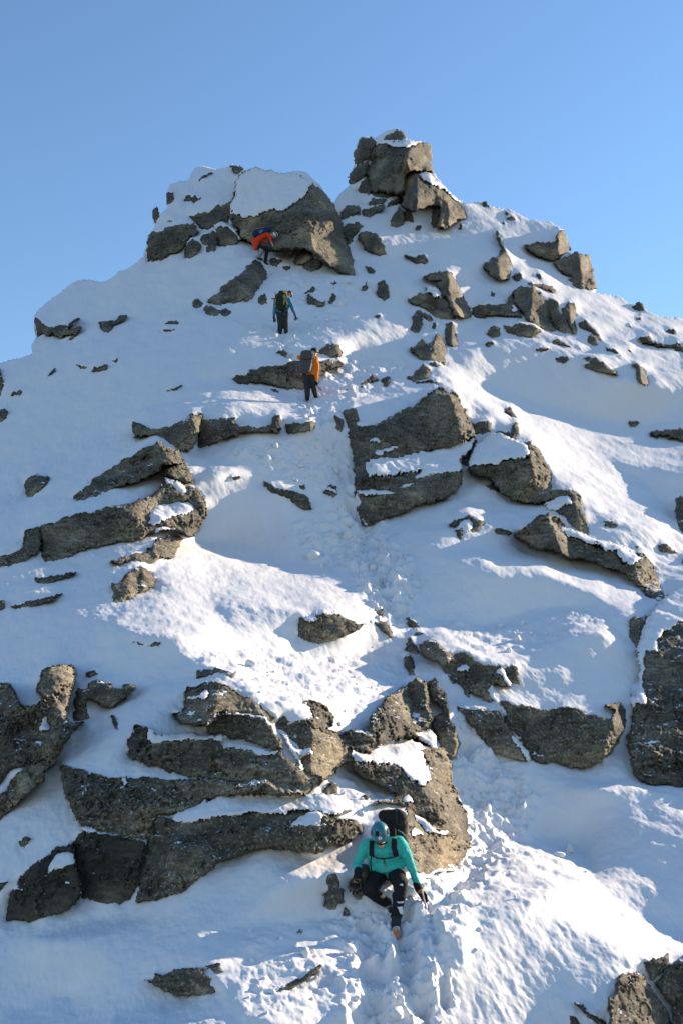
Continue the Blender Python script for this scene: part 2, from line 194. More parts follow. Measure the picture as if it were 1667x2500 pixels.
('d11','rock','rock','D','b','dark rock wedged between the lower snowfield and the tall right pillar',"1325,1145 1370,1142 1430,1150 1410,1180 1390,1220 1360,1270 1330,1225",[]),
('d12','rock','rock','D','d','arched dark rock round a snow pocket below the central slab',"495,725 520,705 570,680 590,670 620,690 670,700 640,735 610,755 585,760 605,735 600,705 575,690 545,715 520,735",[]),
('d13','rock','rock','D','d','little dark rock under the arched rock round a snow pocket',"525,740 560,750 560,780 545,795 525,765",[]),
('d14','rock','rock','D','d','small peaked rock left of the long ridge',"690,750 735,728 790,745 770,760 720,768",[]),
('d15','rock','rock','D','g','small grey stone in the lit snow right of the stepped rock',"1210,690 1240,685 1272,710 1245,730 1215,720",[]),
('d16','rock','rock','D','gr','rounded stone on the lit snow by the right photo edge',"1450,800 1490,800 1530,830 1500,842 1460,830",[]),
('d17','rock','rock','D','d','tiny stone left of the rounded stone in the lit right snow',"1340,820 1360,812 1364,832 1348,834",[]),
('d18','rock','rock','D','gr','small round stone in the rippled snow on the right',"1315,255 1345,245 1365,258 1345,275 1320,270",[]),
('d19','rock','rock','D','g','flat grey rock under a snow edge at the right photo edge',"1400,305 1450,298 1620,285 1620,355 1500,330",[]),
('d20','rock','rock','D','d','upper dark rock cut by the right photo edge above the tall pillar',"1545,580 1568,575 1620,570 1620,760 1568,750 1558,700",[]),
('d21','rock','rock','D','d','small dark rock cut by the right photo edge above the tall pillar',"1558,850 1610,840 1610,895 1558,892",[]),
('d22','rock','rock','D','d','small dark rock at the top of the snow gully',"285,1130 310,1128 342,1145 340,1170 300,1175",[]),
('d23','rock','rock','D','d','tiny dark rock just under the small rock at the gully top',"335,1200 360,1193 377,1210 355,1222 330,1215",[]),
('d25','rock','rock','D','gl','small stone on the snow rim above the mossy boulder',"145,1085 190,1080 195,1105 165,1110",[]),
('d26','rock','rock','D','gl','sunlit rock on the snow rim right of the mossy boulder',"130,1150 200,1140 230,1190 240,1220 200,1200 160,1175",[]),
# ---- lower right
('f1','rock_outcrop','rock','F','b','broken brown outcrop at the head of the snow gully',"345,230 380,200 430,200 480,235 545,245 570,245 620,275 660,300 740,305 780,370 765,410 720,390 690,430 710,470 690,480 640,445 600,430 590,470 580,450 560,400 500,400 495,370 470,350 440,300 400,290 360,265",[('L',"345,230 430,200 480,240 440,300"),('Q',"480,235 570,245 560,400 495,370"),('F',"570,245 740,305 765,410 690,430 600,400")]),
('f11','rock','rock','F','d','thin dark rock rim beside the big snowfield over the round boulder',"745,318 785,305 812,305 826,390 792,380 765,335",[]),
('f2','boulder','boulder','F','b','sloping brown slab left of the big round boulder, split off by a snow streak',"525,505 570,515 600,520 680,515 725,520 750,560 800,630 840,700 850,740 780,730 720,715 680,695 655,660 620,630 600,590 560,560",[]),
('f3','boulder','boulder','F','gr','big round dark boulder under the smooth snowfield on the right',"745,465 800,480 900,495 1000,500 1080,510 1130,545 1180,545 1240,560 1255,520 1210,495 1250,485 1290,490 1308,530 1300,590 1270,670 1230,730 1170,765 1100,780 1060,770 1000,745 960,740 930,762 875,745 850,690 800,620 760,580 745,540",[('F',"745,465 1000,500 1050,770 875,745"),('F',"1000,500 1250,560 1200,750 1050,770")]),
('f4','rock_pillar','rock','F','gp','tall rock pillar filling the right photo edge',"1405,240 1465,245 1450,200 1490,160 1568,135 1700,70 1850,20 1850,820 1760,880 1640,885 1568,870 1480,860 1380,850 1350,815 1335,760 1315,700 1310,650 1345,520 1350,490 1405,490 1395,380",[('L',"1405,240 1480,200 1470,500 1395,490"),('F',"1470,150 1700,70 1850,20 1850,900 1560,870 1480,500"),('F',"1345,500 1480,500 1560,870 1350,815 1310,650")]),
('f5','rock','rock','F','d','narrow dark stone left of the tall right pillar',"1345,400 1380,372 1375,400 1350,480 1342,440",[]),
('f7','rock','rock','F','d','thin dark rock edge under the snow lip left of the gully',"280,270 300,260 325,300 330,340 345,375 320,370 290,320",[]),
('f8','rock_rib','rock','F','g','narrow shaded rib along the left wall of the snow gully',"385,400 430,370 450,420 485,460 495,560 540,680 520,740 500,755 450,700 430,640 410,620 420,560 460,540 465,520 430,490 405,430",[]),
('f9','rock','rock','F','d','small upright rock at the very head of the gully',"283,240 292,205 310,185 340,230 345,270 310,262",[]),
# ---- the big lower outcrop
('e1','rock_outcrop','rock','E','gb','top layer of the great lower outcrop under the sunny snow sheet',"840,530 795,490 790,475 830,470 850,390 860,345 915,345 930,328 1000,335 1050,350 1090,390 1160,410 1200,430 1260,490 1300,495 1340,515 1400,500 1440,490 1430,450 1390,405 1440,410 1490,420 1530,470 1520,520 1490,510 1510,540 1568,555 1613,526 1698,516 1698,466 1768,396 1788,361 1858,316 1908,281 1948,296 1968,356 1983,476 1958,526 1918,546 1908,576 1818,576 1778,586 1718,601 1688,646 1618,631 1608,696 1568,706 1540,740 1510,780 1490,790 1430,770 1385,740 1360,680 1430,680 1440,650 1370,640 1310,590 1260,550 1230,540 1215,500 1100,485 1000,485 970,510 955,540 900,540",
   [('L',"795,490 850,345 930,328 1000,335 980,500 900,540"),('F',"1000,335 1160,410 1215,500 980,500"),('Q',"1160,410 1300,495 1300,580 1230,540"),('F',"1300,495 1420,500 1440,650 1370,640 1300,580"),('Q',"1400,410 1530,470 1568,560 1560,700 1490,790 1430,770 1440,600"),('Q',"1608,530 1700,516 1800,580 1690,646 1560,700"),('R',"1700,466 1860,316 1900,430 1840,576 1720,570"),('F',"1880,300 1950,296 1983,476 1918,546 1850,570 1900,430")]),
('e2','boulder','boulder','E','g','oval snow-rimmed boulder set into the great lower outcrop',"955,545 975,505 1010,490 1120,495 1215,505 1235,550 1290,610 1295,650 1200,630 1090,605 1040,590 960,570",[('F',"955,545 1010,490 1215,505 1290,650 1090,605")]),
('e3','rock_slab','rock','E','gb','second layer of the great lower outcrop below the oval boulder',"590,600 620,580 620,540 690,548 685,600 740,605 830,605 920,610 1020,605 1030,640 1100,650 1190,670 1280,660 1330,690 1390,750 1430,790 1490,795 1420,855 1360,850 1200,830 1050,790 880,780 770,745 690,710 605,690 595,640",[('L',"590,600 620,540 690,548 760,740 605,690"),('F',"690,600 1030,610 1060,790 760,740"),('F',"1030,640 1280,660 1420,855 1060,790")]),
('e4','rock_slab','rock','E','gb','third layer of the great lower outcrop, a long tapering dark wedge',"275,720 300,712 400,740 520,765 640,775 760,785 860,785 1000,790 1100,805 1230,805 1350,840 1425,858 1300,855 1150,855 1040,860 950,880 850,920 790,940 730,940 705,1000 690,1060 580,1050 470,1020 370,1000 330,930 290,820",[('L',"275,720 400,740 480,1020 370,1000"),('F',"400,740 760,785 700,1060 480,1020"),('F',"760,785 1425,858 790,940")]),
('e5','rock','rock','E','ds','smooth dark recessed block with a pale vein at the outcrop foot',"335,1080 370,1035 470,1025 590,1055 690,1065 680,1130 650,1250 600,1340 500,1380 420,1355 380,1350 370,1280 355,1150",[('L',"335,1080 370,1035 440,1025 520,1370 380,1350"),('U',"440,1025 690,1065 600,1340 520,1370")]),
('e6','rock_slab','rock','E','gb','bottom layer of the great lower outcrop reaching right to the seated climber',"710,1000 730,940 800,965 900,970 1000,950 1150,945 1300,945 1460,930 1420,960 1340,1010 1400,1008 1480,1000 1480,940 1540,960 1568,966 1618,976 1663,1006 1658,1036 1628,1056 1568,1101 1490,1120 1470,1130 1380,1115 1300,1115 1210,1120 1100,1160 1000,1190 975,1220 890,1260 870,1285 780,1310 630,1350 650,1240 690,1080",[('L',"710,1000 730,940 850,970 780,1310 630,1350"),('F',"850,970 1150,945 1100,1160 780,1310"),('F',"1150,945 1460,930 1480,1120 1100,1160"),('Q',"1480,940 1663,1006 1568,1101 1480,1120")]),
('e7','rock','rock','E','ds','smooth dark block with thin pale veins at the lower left outcrop foot',"20,1430 50,1290 90,1260 90,1220 160,1170 260,1110 330,1085 355,1190 375,1290 370,1350 320,1390 200,1410 90,1425",[('L',"20,1430 90,1220 160,1170 200,1410"),('F',"160,1170 330,1085 375,1350 200,1410")]),
('e8','rock_outcrop','rock','E','g','tall dark outcrop at the left photo edge with a snow bib',"-90,330 0,310 45,305 75,340 95,400 140,410 205,400 165,340 180,290 200,260 280,240 335,235 345,300 320,400 305,480 320,500 390,515 340,560 300,620 270,680 210,730 200,770 130,840 60,890 0,955 -90,1010",[('F',"-90,330 75,340 150,500 0,950 -90,1010"),('Q',"165,290 335,235 320,480 210,500"),('L',"150,420 320,500 210,730 60,890")]),
('e9','rock','rock','E','g','arched grey rock between the left outcrop and the great lower outcrop',"330,500 345,420 360,355 400,345 415,310 460,300 520,320 500,330 580,350 575,315 630,320 635,335 580,390 530,435 490,445 440,410 410,390 400,440 405,490 370,505",[]),
('e10','rock','rock','E','d','small rock in snow just above the arched grey rock',"390,270 440,262 462,270 420,295 395,290",[]),
('e11','rock','rock','E','d','small dark rock in the snow chute at lower left',"80,1055 110,1035 140,1035 130,1065 105,1078 85,1070",[]),
('e12','rock','rock','E','d','thin dark crack rock in the snow at the upper left of the third layer',"503,485 520,483 542,530 560,585 530,545",[]),
('e13','rock','rock','E','g','flat broken rock on the snow just above the great lower outcrop',"900,262 960,265 1050,275 1090,255 1075,290 1050,325 1030,310 1040,290 960,292 905,295",[]),
('e14','rock','rock','E','d','scrap of dark rock at the left photo edge by the veined block',"-40,1250 35,1235 20,1265 0,1290 -40,1310",[]),
('e16','rock','rock','E','g','small rock poking from the snow pad above the seated climber pack',"1480,835 1520,798 1550,810 1545,850 1495,852",[]),
('f6','boulder','boulder','F','bl','large sunlit brown boulder behind the seated climber',"360,700 430,695 470,715 505,775 510,840 545,920 580,990 595,1090 605,1160 570,1210 545,1250 540,1290 490,1310 440,1322 390,1352 330,1320 280,1290 250,1200 280,1100 290,1000 240,985 130,1000 150,985 230,970 250,925 180,900 100,860 40,820 50,790 100,790 260,795 300,850 370,895 410,840 390,770 370,730",
   [('F',"40,790 260,795 300,850 250,925 100,860"),('R',"360,700 505,775 500,900 420,860 380,760"),('Q',"300,850 420,860 400,1000 290,1000 240,930"),('R',"400,870 520,860 605,1160 470,1100 400,1000"),('Q',"290,1000 470,1100 440,1322 330,1320 250,1200"),('R',"470,1100 605,1160 545,1250 540,1290 440,1322")]),
('f10','rock','rock','F','d','tiny dark rock poking through the snow pad left of the climber pack',"78,962 100,946 127,945 115,972 95,977",[]),
('z1','rock','rock','Z','g','upright dark rock in the snow beside the gloved hand of the seated climber',"40,1320 95,1270 80,1150 110,1085 190,1080 235,1130 250,1200 275,1270 270,1330 295,1400 240,1430 195,1450 180,1515 120,1490 60,1470 65,1380",[]),
('z2','rock','rock','Z','d','tiny rock chip in the snow below the upright dark rock',"265,1555 290,1480 322,1500 338,1590 310,1615 275,1590",[]),
('z3','rock','rock','Z','b','brown rock the seated climber rests on',"340,1250 390,1090 460,1010 530,950 600,960 640,1100 600,1250 560,1290 530,1340 460,1388 400,1340 370,1270",[('F',"345,1260 500,1000 560,1270 460,1385")]),
('z4','rock','rock','Z','b','rock ledge under the legs of the seated climber',"600,1340 660,1310 760,1330 830,1390 870,1500 825,1558 770,1480 700,1425 640,1395",[]),
# ---- bottom edge
('g1','boulder','boulder','G','bl','sunlit boulder at the bottom right corner, left of two',"1215,1020 1250,1010 1265,920 1300,905 1340,900 1380,910 1420,950 1450,1000 1500,1060 1530,1129 1560,1250 1215,1250 1230,1100 1215,1080",[('Q',"1215,1020 1300,905 1380,910 1370,1250 1215,1250"),('R',"1380,910 1450,1000 1560,1250 1370,1250")]),
('g2','rock','rock','G','g','small rock wedged above the two bottom right boulders',"1380,865 1430,845 1460,835 1500,810 1502,860 1470,900 1430,930 1410,900",[]),
('g3','boulder','boulder','G','g','boulder cut off by the bottom right photo corner',"1450,950 1500,870 1568,820 1700,780 1700,1250 1570,1250 1520,1050 1470,990",[]),
('g4','rock','rock','G','d','thin dark rock at the bottom edge left of the sunlit corner boulder',"1060,1050 1090,1050 1130,1100 1190,1120 1215,1135 1200,1165 1120,1110",[]),
('g5','rock','rock','G','d','scrap of dark rock at the bottom edge right of centre',"1035,1115 1060,1115 1100,1170 1040,1170",[]),
('h1','boulder','boulder','H','gl','flat grey boulder poking from the snow at the bottom left of centre',"650,785 690,790 710,785 715,760 760,770 820,740 900,730 940,735 930,760 970,780 975,820 1015,835 1010,848 930,845 830,855 740,820 710,800",[('F',"700,770 900,730 930,840 740,820")]),
('h2','rock','rock','H','gl','small stone touching the top right of the flat bottom boulder',"945,720 990,700 1010,700 1035,745 1000,755 965,735",[]),
('h3','rock_rib','rock','H','gl','thin slanting tan rock rib beside the trampled snow at the bottom',"1225,835 1270,825 1300,800 1360,775 1420,745 1470,715 1490,720 1450,750 1410,770 1340,815 1300,830 1240,840",[]),
('h4','rock','rock','H','b','tiny stone in the sunny snow left of the seated climber feet',"1358,560 1385,549 1392,565 1370,570",[]),
]

# snow lying on a rock: rock id, zone, outline
CAPS = [
('r1','A',"1053,425 1060,390 1080,350 1080,290 1110,250 1180,220 1280,237 1370,232 1420,252 1442,272 1400,330 1350,375 1290,405 1230,415 1180,443 1150,440 1115,450 1105,432 1075,430"),
('b1','B',"155,95 165,82 195,80 260,84 295,76 340,90 370,90 345,94 305,112 260,106 210,96 170,90"),
('b7','B',"345,228 400,235 430,262 470,300 520,345 548,372 530,370 480,325 440,300 390,270"),
('a13','A',"978,480 985,462 1010,455 1055,468 1085,492 1108,535 1104,545 1080,502 1050,482 1010,478 990,485"),
('d2','D',"108,448 150,432 250,410 380,372 480,350 560,318 615,305 600,350 550,400 555,455 450,480 400,495 350,515 335,525 330,510 370,480 290,490 250,505 200,518 120,512 106,490"),
('d2','D',"75,575 150,578 255,595 230,605 150,598 85,590"),
('d2','D',"265,560 300,545 335,540 320,555 275,568"),
('d1','D',"135,400 180,380 255,353 240,370 190,390 180,405 150,405"),
('d1','D',"115,338 150,320 172,325 168,345 145,340"),
('d3','D',"585,440 590,400 620,330 690,285 760,300 840,330 860,370 845,395 780,412 700,425 650,425"),
('d8','D',"920,612 980,592 1045,580 1052,618 975,640 950,632"),
('d9','D',"990,725 1050,745 1150,785 1250,810 1320,840 1375,880 1340,920 1300,920 1265,880 1255,850 1200,845 1170,820 1100,800 1040,770"),
('c7','C',"690,735 715,670 760,635 850,615 895,635 870,665 820,680 760,710 710,745"),
('c7','C',"720,760 760,745 812,740 805,752 750,770 715,780"),
('c5','C',"745,490 770,500 830,530 866,560 855,578 800,545 765,510"),
('c19','O',"697,1418 720,1408 735,1414 715,1424"),
('e1','E',"985,488 1110,484 1215,500 1240,540 1230,542 1210,508 1110,494 1005,492 960,540 955,530"),
('e1','E',"1265,550 1310,580 1345,635 1435,650 1440,678 1360,672 1395,750 1375,740 1340,660 1300,600"),
('e1','E',"858,395 920,398 940,372 958,370 945,412 905,405 860,402"),
('e2','E',"1025,612 1100,632 1190,645 1285,655 1275,668 1190,668 1100,650 1030,640"),
('e3','E',"690,555 710,550 715,580 830,570 960,590 1055,598 1020,608 920,612 830,606 745,606 720,618 682,608"),
('e4','E',"565,768 575,768 592,808 578,812"),
('e4','E',"1090,798 1180,796 1240,800 1200,808 1095,806"),
('e6','E',"790,945 850,920 950,882 1040,862 1150,856 1300,856 1425,860 1480,850 1560,870 1620,930 1540,955 1480,940 1400,925 1300,945 1150,945 1000,950 905,972 800,965"),
('e6','E',"1335,1010 1400,960 1460,935 1482,945 1478,1000 1400,1008"),
('e7','E',"222,1220 250,1150 290,1125 335,1135 350,1180 290,1205"),
('e7','E',"300,1264 325,1262 325,1275 308,1275"),
('e5','E',"362,1000 400,998 462,1022 400,1030 375,1028"),
('e8','E',"190,475 205,470 235,540 215,550 190,550"),
('e8','E',"-30,840 0,790 40,730 110,697 95,730 40,790 0,845 -30,870"),
('f6','F',"40,730 120,745 150,695 210,672 300,675 360,690 370,740 395,790 410,840 370,893 300,850 260,795 100,785 50,790"),
('f6','F',"340,640 400,628 435,660 430,700 370,690 345,665"),
('f6','F',"325,1025 370,1050 440,1100 480,1075 495,1105 440,1110 380,1115 360,1080 335,1060"),
('f6','F',"275,935 310,940 330,970 290,975"),
('f6','F',"312,1120 350,1125 365,1145 320,1155"),
('f4','F',"1362,240 1400,130 1480,30 1568,-45 1700,-100 1700,70 1568,135 1490,160 1450,200 1465,245 1405,240 1395,380 1405,490 1350,490 1343,515 1330,480 1350,400 1378,370 1380,300"),
('f2','F',"770,622 785,620 850,690 876,745 855,745 820,680"),
('f1','F',"535,330 570,310 590,318 588,340 555,338"),
('f1','F',"722,330 745,312 760,340 795,385 780,400 755,360 735,342"),
('f1','F',"684,430 700,398 712,402 718,460 755,520 750,545 730,520 712,480"),
('b24','B',"375,770 400,752 445,770 458,798 420,808 385,790"),
('b38','B',"790,820 808,845 800,862 782,850"),
('c18','C',"1503,572 1530,570 1560,575 1560,582 1520,582"),
('d12','D',"545,715 575,692 602,706 605,735 580,755 555,745 530,735"),
]

# patches of bare snow cut back out of rock outlines (the slope itself shows there)
HOLES = []

# sunlit / shaded faces of the snow relief
LIT = [
('O',1.0,"1000,840 1035,800 1060,850 1150,900 1230,935 1330,965 1430,985 1568,1000 1700,1010 1700,1090 1568,1075 1450,1050 1340,1010 1390,1055 1470,1100 1545,1170 1562,1215 1500,1200 1440,1190 1340,1150 1280,1090 1240,1050 1190,990 1150,950 1090,910 1050,890"),
('O',.8,"1080,490 1150,480 1200,520 1250,560 1180,560 1150,540 1110,540"),
('O',.9,"1150,560 1210,580 1260,620 1290,660 1240,650 1190,630 1160,600"),
('O',.9,"1250,650 1370,665 1480,705 1568,735 1700,790 1700,830 1568,770 1450,740 1320,720 1260,690"),
('O',.5,"1320,730 1450,760 1568,800 1568,870 1480,850 1400,800"),
('O',1.0,"425,1040 480,1050 545,1080 510,1095 445,1088"),
('O',1.0,"270,1420 350,1340 400,1260 450,1235 560,1275 650,1310 750,1300 830,1370 900,1440 840,1415 700,1400 620,1385 490,1385 500,1420 530,1450 570,1470 480,1475 380,1460 290,1440"),
('O',1.1,"430,1500 600,1490 720,1502 850,1492 930,1510 940,1550 900,1590 830,1640 780,1690 700,1640 600,1620 560,1580 520,1560 480,1515"),
('F',1.2,"40,730 120,745 150,695 210,672 300,675 360,690 370,740 395,790 410,840 370,893 300,850 260,795 100,785 50,790"),
('F',1.0,"-60,820 0,820 60,840 150,890 240,925 200,970 130,1000 120,1080 60,1060 -20,1040 -80,960"),
('O',1.0,"960,1390 1050,1440 1130,1430 1230,1405 1330,1400 1400,1430 1460,1480 1380,1452 1300,1440 1220,1480 1180,1515 1100,1490 1020,1450"),
('O',1.0,"1080,1250 1180,1260 1280,1300 1400,1330 1500,1370 1490,1410 1440,1400 1350,1355 1230,1315 1140,1310"),
('O',.6,"980,1215 1040,1180 1100,1150 1200,1160 1220,1175 1150,1195 1050,1215"),
('O',1.1,"1240,1890 1330,1940 1370,2000 1385,2030 1240,2090 1190,2080 1110,2130 1100,2180 1070,2250 1050,2170 1000,2150 1010,2060 1120,1980"),
('O',1.0,"1270,2115 1350,2092 1460,2090 1540,2120 1568,2150 1640,2180 1640,2230 1450,2225 1380,2165 1290,2140"),
('O',1.0,"1290,1782 1400,1778 1568,1797 1640,1800 1640,1815 1400,1802"),
('O',.8,"500,2190 600,2140 760,2130 800,2150 780,2230 770,2352 700,2380 560,2352 500,2260 460,2215"),
('O',.9,"60,2160 200,2130 290,2118 365,2130 250,2160 150,2178"),
('O',.9,"-60,2400 20,2330 150,2300 170,2340 120,2420"),
('O',.9,"260,2352 330,2320 480,2300 560,2330 560,2420 260,2420"),
('O',.9,"640,2025 700,1990 800,1980 830,1990 800,2030 720,2035"),
('O',.7,"390,2210 520,2160 700,2100 690,2115 560,2165 440,2215"),
('O',.9,"330,935 410,925 460,880 520,872 600,885 680,915 745,945 730,972 640,965 560,945 480,945 380,965"),
('O',.8,"500,770 620,755 760,762 800,742 820,750 740,785 620,790 520,785"),
('O',.8,"690,930 760,900 850,870 900,900 850,930 760,945 700,950"),
('O',.8,"740,830 800,800 840,850 800,880 750,870"),
('O',.9,"250,810 300,790 350,790 330,810 280,825"),
('O',.9,"1050,1830 1095,1820 1110,1930 1085,1970 1060,1960 1075,1900"),
('O',.9,"620,650 680,655 700,690 650,700"),
('O',.7,"880,700 990,720 960,735 880,725"),
('O',.8,"780,2150 830,2160 860,2230 900,2352 800,2352 780,2250"),
]
SHADE = [
('O',1.0,"1060,850 1120,800 1250,800 1400,880 1568,900 1700,920 1700,985 1568,985 1430,970 1330,950 1230,920 1150,885"),
('O',1.0,"1390,1050 1568,1090 1700,1110 1700,1260 1568,1220 1545,1160 1470,1090"),
('O',1.0,"490,1040 600,1050 780,1200 740,1300 650,1300 560,1265 470,1225 480,1150"),
('O',1.0,"500,1395 690,1405 680,1465 580,1468 530,1440"),
('O',.9,"-60,1400 250,1420 380,1470 680,1475 700,1500 420,1505 460,1560 300,1560 180,1500 -60,1540"),
('O',.9,"690,1470 790,1470 900,1440 930,1500 850,1488 720,1496"),
('O',1.0,"950,1240 1080,1310 1230,1325 1350,1365 1440,1410 1330,1392 1230,1398 1130,1420 1050,1425 960,1380"),
('O',.9,"1190,1520 1300,1445 1390,1460 1460,1490 1450,1600 1420,1650 1300,1620 1180,1590"),
('O',1.7,"1070,1680 1250,1780 1400,1810 1568,1820 1700,1830 1700,2140 1568,2120 1460,2080 1350,2080 1250,2100 1390,2035 1372,1995 1330,1930 1240,1880 1130,1970 1040,2040 1080,1950"),
('O',1.8,"1120,2180 1260,2130 1380,2180 1430,2240 1400,2352 1080,2352 1080,2260"),
('O',1.5,"-60,2120 200,2090 520,1985 640,1980 640,2030 560,2090 350,2180 200,2180 60,2210 -60,2180"),
('O',1.5,"-60,2200 100,2200 380,2180 480,2200 500,2260 360,2260 200,2290 -60,2310"),
('O',.8,"-60,880 300,830 560,860 420,900 300,990 100,1040 -60,1100"),
('O',.8,"350,560 600,560 560,660 440,700 250,780 80,800 120,700 240,650"),
('O',.7,"550,1000 780,990 800,1200 720,1180 600,1100"),
]
TRACKS = [  # trampled snow: zone, lump height factor, outline
('O',1.0,"1040,1640 1150,1720 1240,1800 1210,1900 1130,1990 1060,2040 1010,2040 1090,1950 1090,1850 1050,1760"),
('O',.55,"780,2040 1000,2040 1060,2130 1050,2250 1040,2400 750,2400 770,2150"),
('O',1.5,"670,1210 800,1200 920,1260 970,1340 930,1420 840,1370 800,1300 720,1300"),
('O',1.2,"520,1030 780,1010 790,1060 800,1140 700,1120 560,1060"),
('O',1.0,"720,860 840,800 960,830 900,890 790,920 730,930 700,930"),
('O',.8,"500,765 740,770 800,750 830,720 640,700 610,620 690,640 820,650 820,700"),
('O',.3,"1010,2060 1120,1980 1240,1890 1330,1940 1385,2030 1240,2090 1110,2130 1070,2250 1000,2200"),
('O',.45,"430,1500 600,1490 850,1492 930,1510 940,1550 830,1640 780,1690 700,1640 600,1620 520,1560"),
('O',.45,"960,1390 1130,1430 1330,1400 1400,1430 1220,1480 1100,1490"),
('O',.4,"560,2160 800,2120 780,2352 560,2352"),
('F',.5,"-60,820 0,820 60,840 150,890 240,925 200,970 130,1000 120,1080 60,1060 -20,1040 -80,960"),
]
# furrows trodden or slid into the snow: half width px, depth m, polyline
TRENCH = [
('O',38,.28,"850,2175 850,2240 840,2330 850,2420"),
('O',30,.28,"925,2150 945,2230 960,2330 985,2420"),
('O',16,.12,"990,2120 1010,2200 1020,2300"),
('O',36,.18,"1070,1700 1130,1760 1160,1830 1120,1930 1060,2010 1000,2080"),
('O',26,.24,"820,1180 850,1260 880,1330 900,1400"),
('O',14,.18,"650,772 660,800 690,840 710,900 712,925"),
('O',20,.2,"740,960 760,1040 790,1110 820,1190"),
]
# ------------------------------------------------------------------ relief of the mountain
ROCK_KEEP, ROCK_TILT = .95, .5
STEP = 2.5
gx = np.arange(-260, 1930, STEP); gy = np.arange(270, 2740, STEP)
W_, H_ = len(gx), len(gy)
PX, PY = np.meshgrid(gx, gy)

def tile_noise(seed, beta, n=512, ax=1.0, ay=1.0, lo=0.0):
    r = np.random.default_rng(seed)
    fx = np.fft.fftfreq(n)*n; fy = np.fft.fftfreq(n)*n
    k = np.sqrt((fx[None, :]*ax)**2 + (fy[:, None]*ay)**2); k[0, 0] = 1
    amp = k**(-beta/2)*(k > lo); amp[0, 0] = 0
    s = np.fft.ifft2(np.fft.fft2(r.standard_normal((n, n)))*amp).real
    return (s/s.std()).astype(np.float32)

def sample(t, x, y):          # bilinear, tiling; x, y in tile units (1 = one period)
    n = t.shape[0]
    x = (x % 1.0)*n; y = (y % 1.0)*n
    i = np.floor(x).astype(int); j = np.floor(y).astype(int)
    fx = x-i; fy = y-j; i %= n; j %= n; i1 = (i+1) % n; j1 = (j+1) % n
    return (t[j, i]*(1-fx)+t[j, i1]*fx)*(1-fy)+(t[j1, i]*(1-fx)+t[j1, i1]*fx)*fy

T1 = tile_noise(1, 3.4); T2 = tile_noise(2, 2.6); T3 = tile_noise(3, 2.0, lo=6)
T4 = tile_noise(4, 2.4, ax=1.0, ay=4.0, lo=5); T5 = tile_noise(5, 3.0); T6 = tile_noise(6, 3.0, lo=3); T7 = tile_noise(7, 4.2, lo=4); T8 = tile_noise(8, 2.2, lo=10); T9 = tile_noise(9, 3.6, ax=1.0, ay=3.0, lo=4)

WX = PX + 3.0*sample(T2, PX/420, PY/420) + 1.0*sample(T8, PX/330, PY/330)
WY = PY + 3.0*sample(T2, PX/420+.37, PY/420+.71) + 1.3*sample(T8, PX/330+.2, PY/330+.6)

SX = PX + 2.5*sample(T1, PX/500, PY/500); SY = PY + 2.5*sample(T1, PX/500+.4, PY/500+.7)
def raster(poly, warp=True):
    X, Y = (WX, WY) if warp else (SX, SY)
    m = 14
    x0, y0 = poly.min(0)-m; x1, y1 = poly.max(0)+m
    j0, j1 = np.searchsorted(gx, [x0, x1]); i0, i1 = np.searchsorted(gy, [y0, y1])
    out = np.zeros((H_, W_), bool)
    if j1 <= j0 or i1 <= i0: return out
    xs = X[i0:i1, j0:j1]; ys = Y[i0:i1, j0:j1]
    ins = np.zeros(xs.shape, bool)
    n = len(poly)
    for a in range(n):
        ax, ay = poly[a]; bx, by = poly[(a+1) % n]
        if ay == by: continue
        c = ((ay > ys) != (by > ys)) & (xs < (bx-ax)*(ys-ay)/(by-ay)+ax)
        ins ^= c
    out[i0:i1, j0:j1] = ins
    return out

def blur(a, r):               # separable box blur, twice
    a = a.astype(np.float32)
    for _ in range(2):
        for axis in (0, 1):
            p = np.pad(a, [(r+1, r) if k == axis else (0, 0) for k in (0, 1)], mode='edge')
            c = np.cumsum(p, axis=axis, dtype=np.float64)
            n = a.shape[axis]
            hi = np.take(c, np.arange(2*r+1, n+2*r+1), axis=axis); lo = np.take(c, np.arange(0, n), axis=axis)
            a = ((hi-lo)/(2*r+1)).astype(np.float32)
    return a

def dil(m, k=1):
    for _ in range(k):
        o = m.copy(); o[1:] |= m[:-1]; o[:-1] |= m[1:]; o[:, 1:] |= m[:, :-1]; o[:, :-1] |= m[:, 1:]; m = o
    return m
def ero(m, k=1): return ~dil(~m, k)

land = raster(LAND, False)
rid = np.full((H_, W_), -1, np.int16)
RK = []
for k, (i_, nm, cat, zn, st, lab, out, fac) in enumerate(R):
    m = raster(P(zn, out))
    rid[m] = k
    RK.append(dict(id=i_, name=nm, cat=cat, st=st, label=lab, zn=zn, fac=fac))
rock_all = rid.copy()
cid = np.full((H_, W_), -1, np.int16)
index = {r['id']: k for k, r in enumerate(RK)}
for c, (i_, zn, out) in enumerate(CAPS):
    m = raster(P(zn, out)); cid[m] = c; rid[m & (rid < 0)] = index[i_]
for zn, out in HOLES:
    m = raster(P(zn, out)); rid[m] = -1; cid[m] = -1
rockm = (rid >= 0) & (cid < 0)
solid = (rid >= 0) | (cid >= 0)
land |= solid

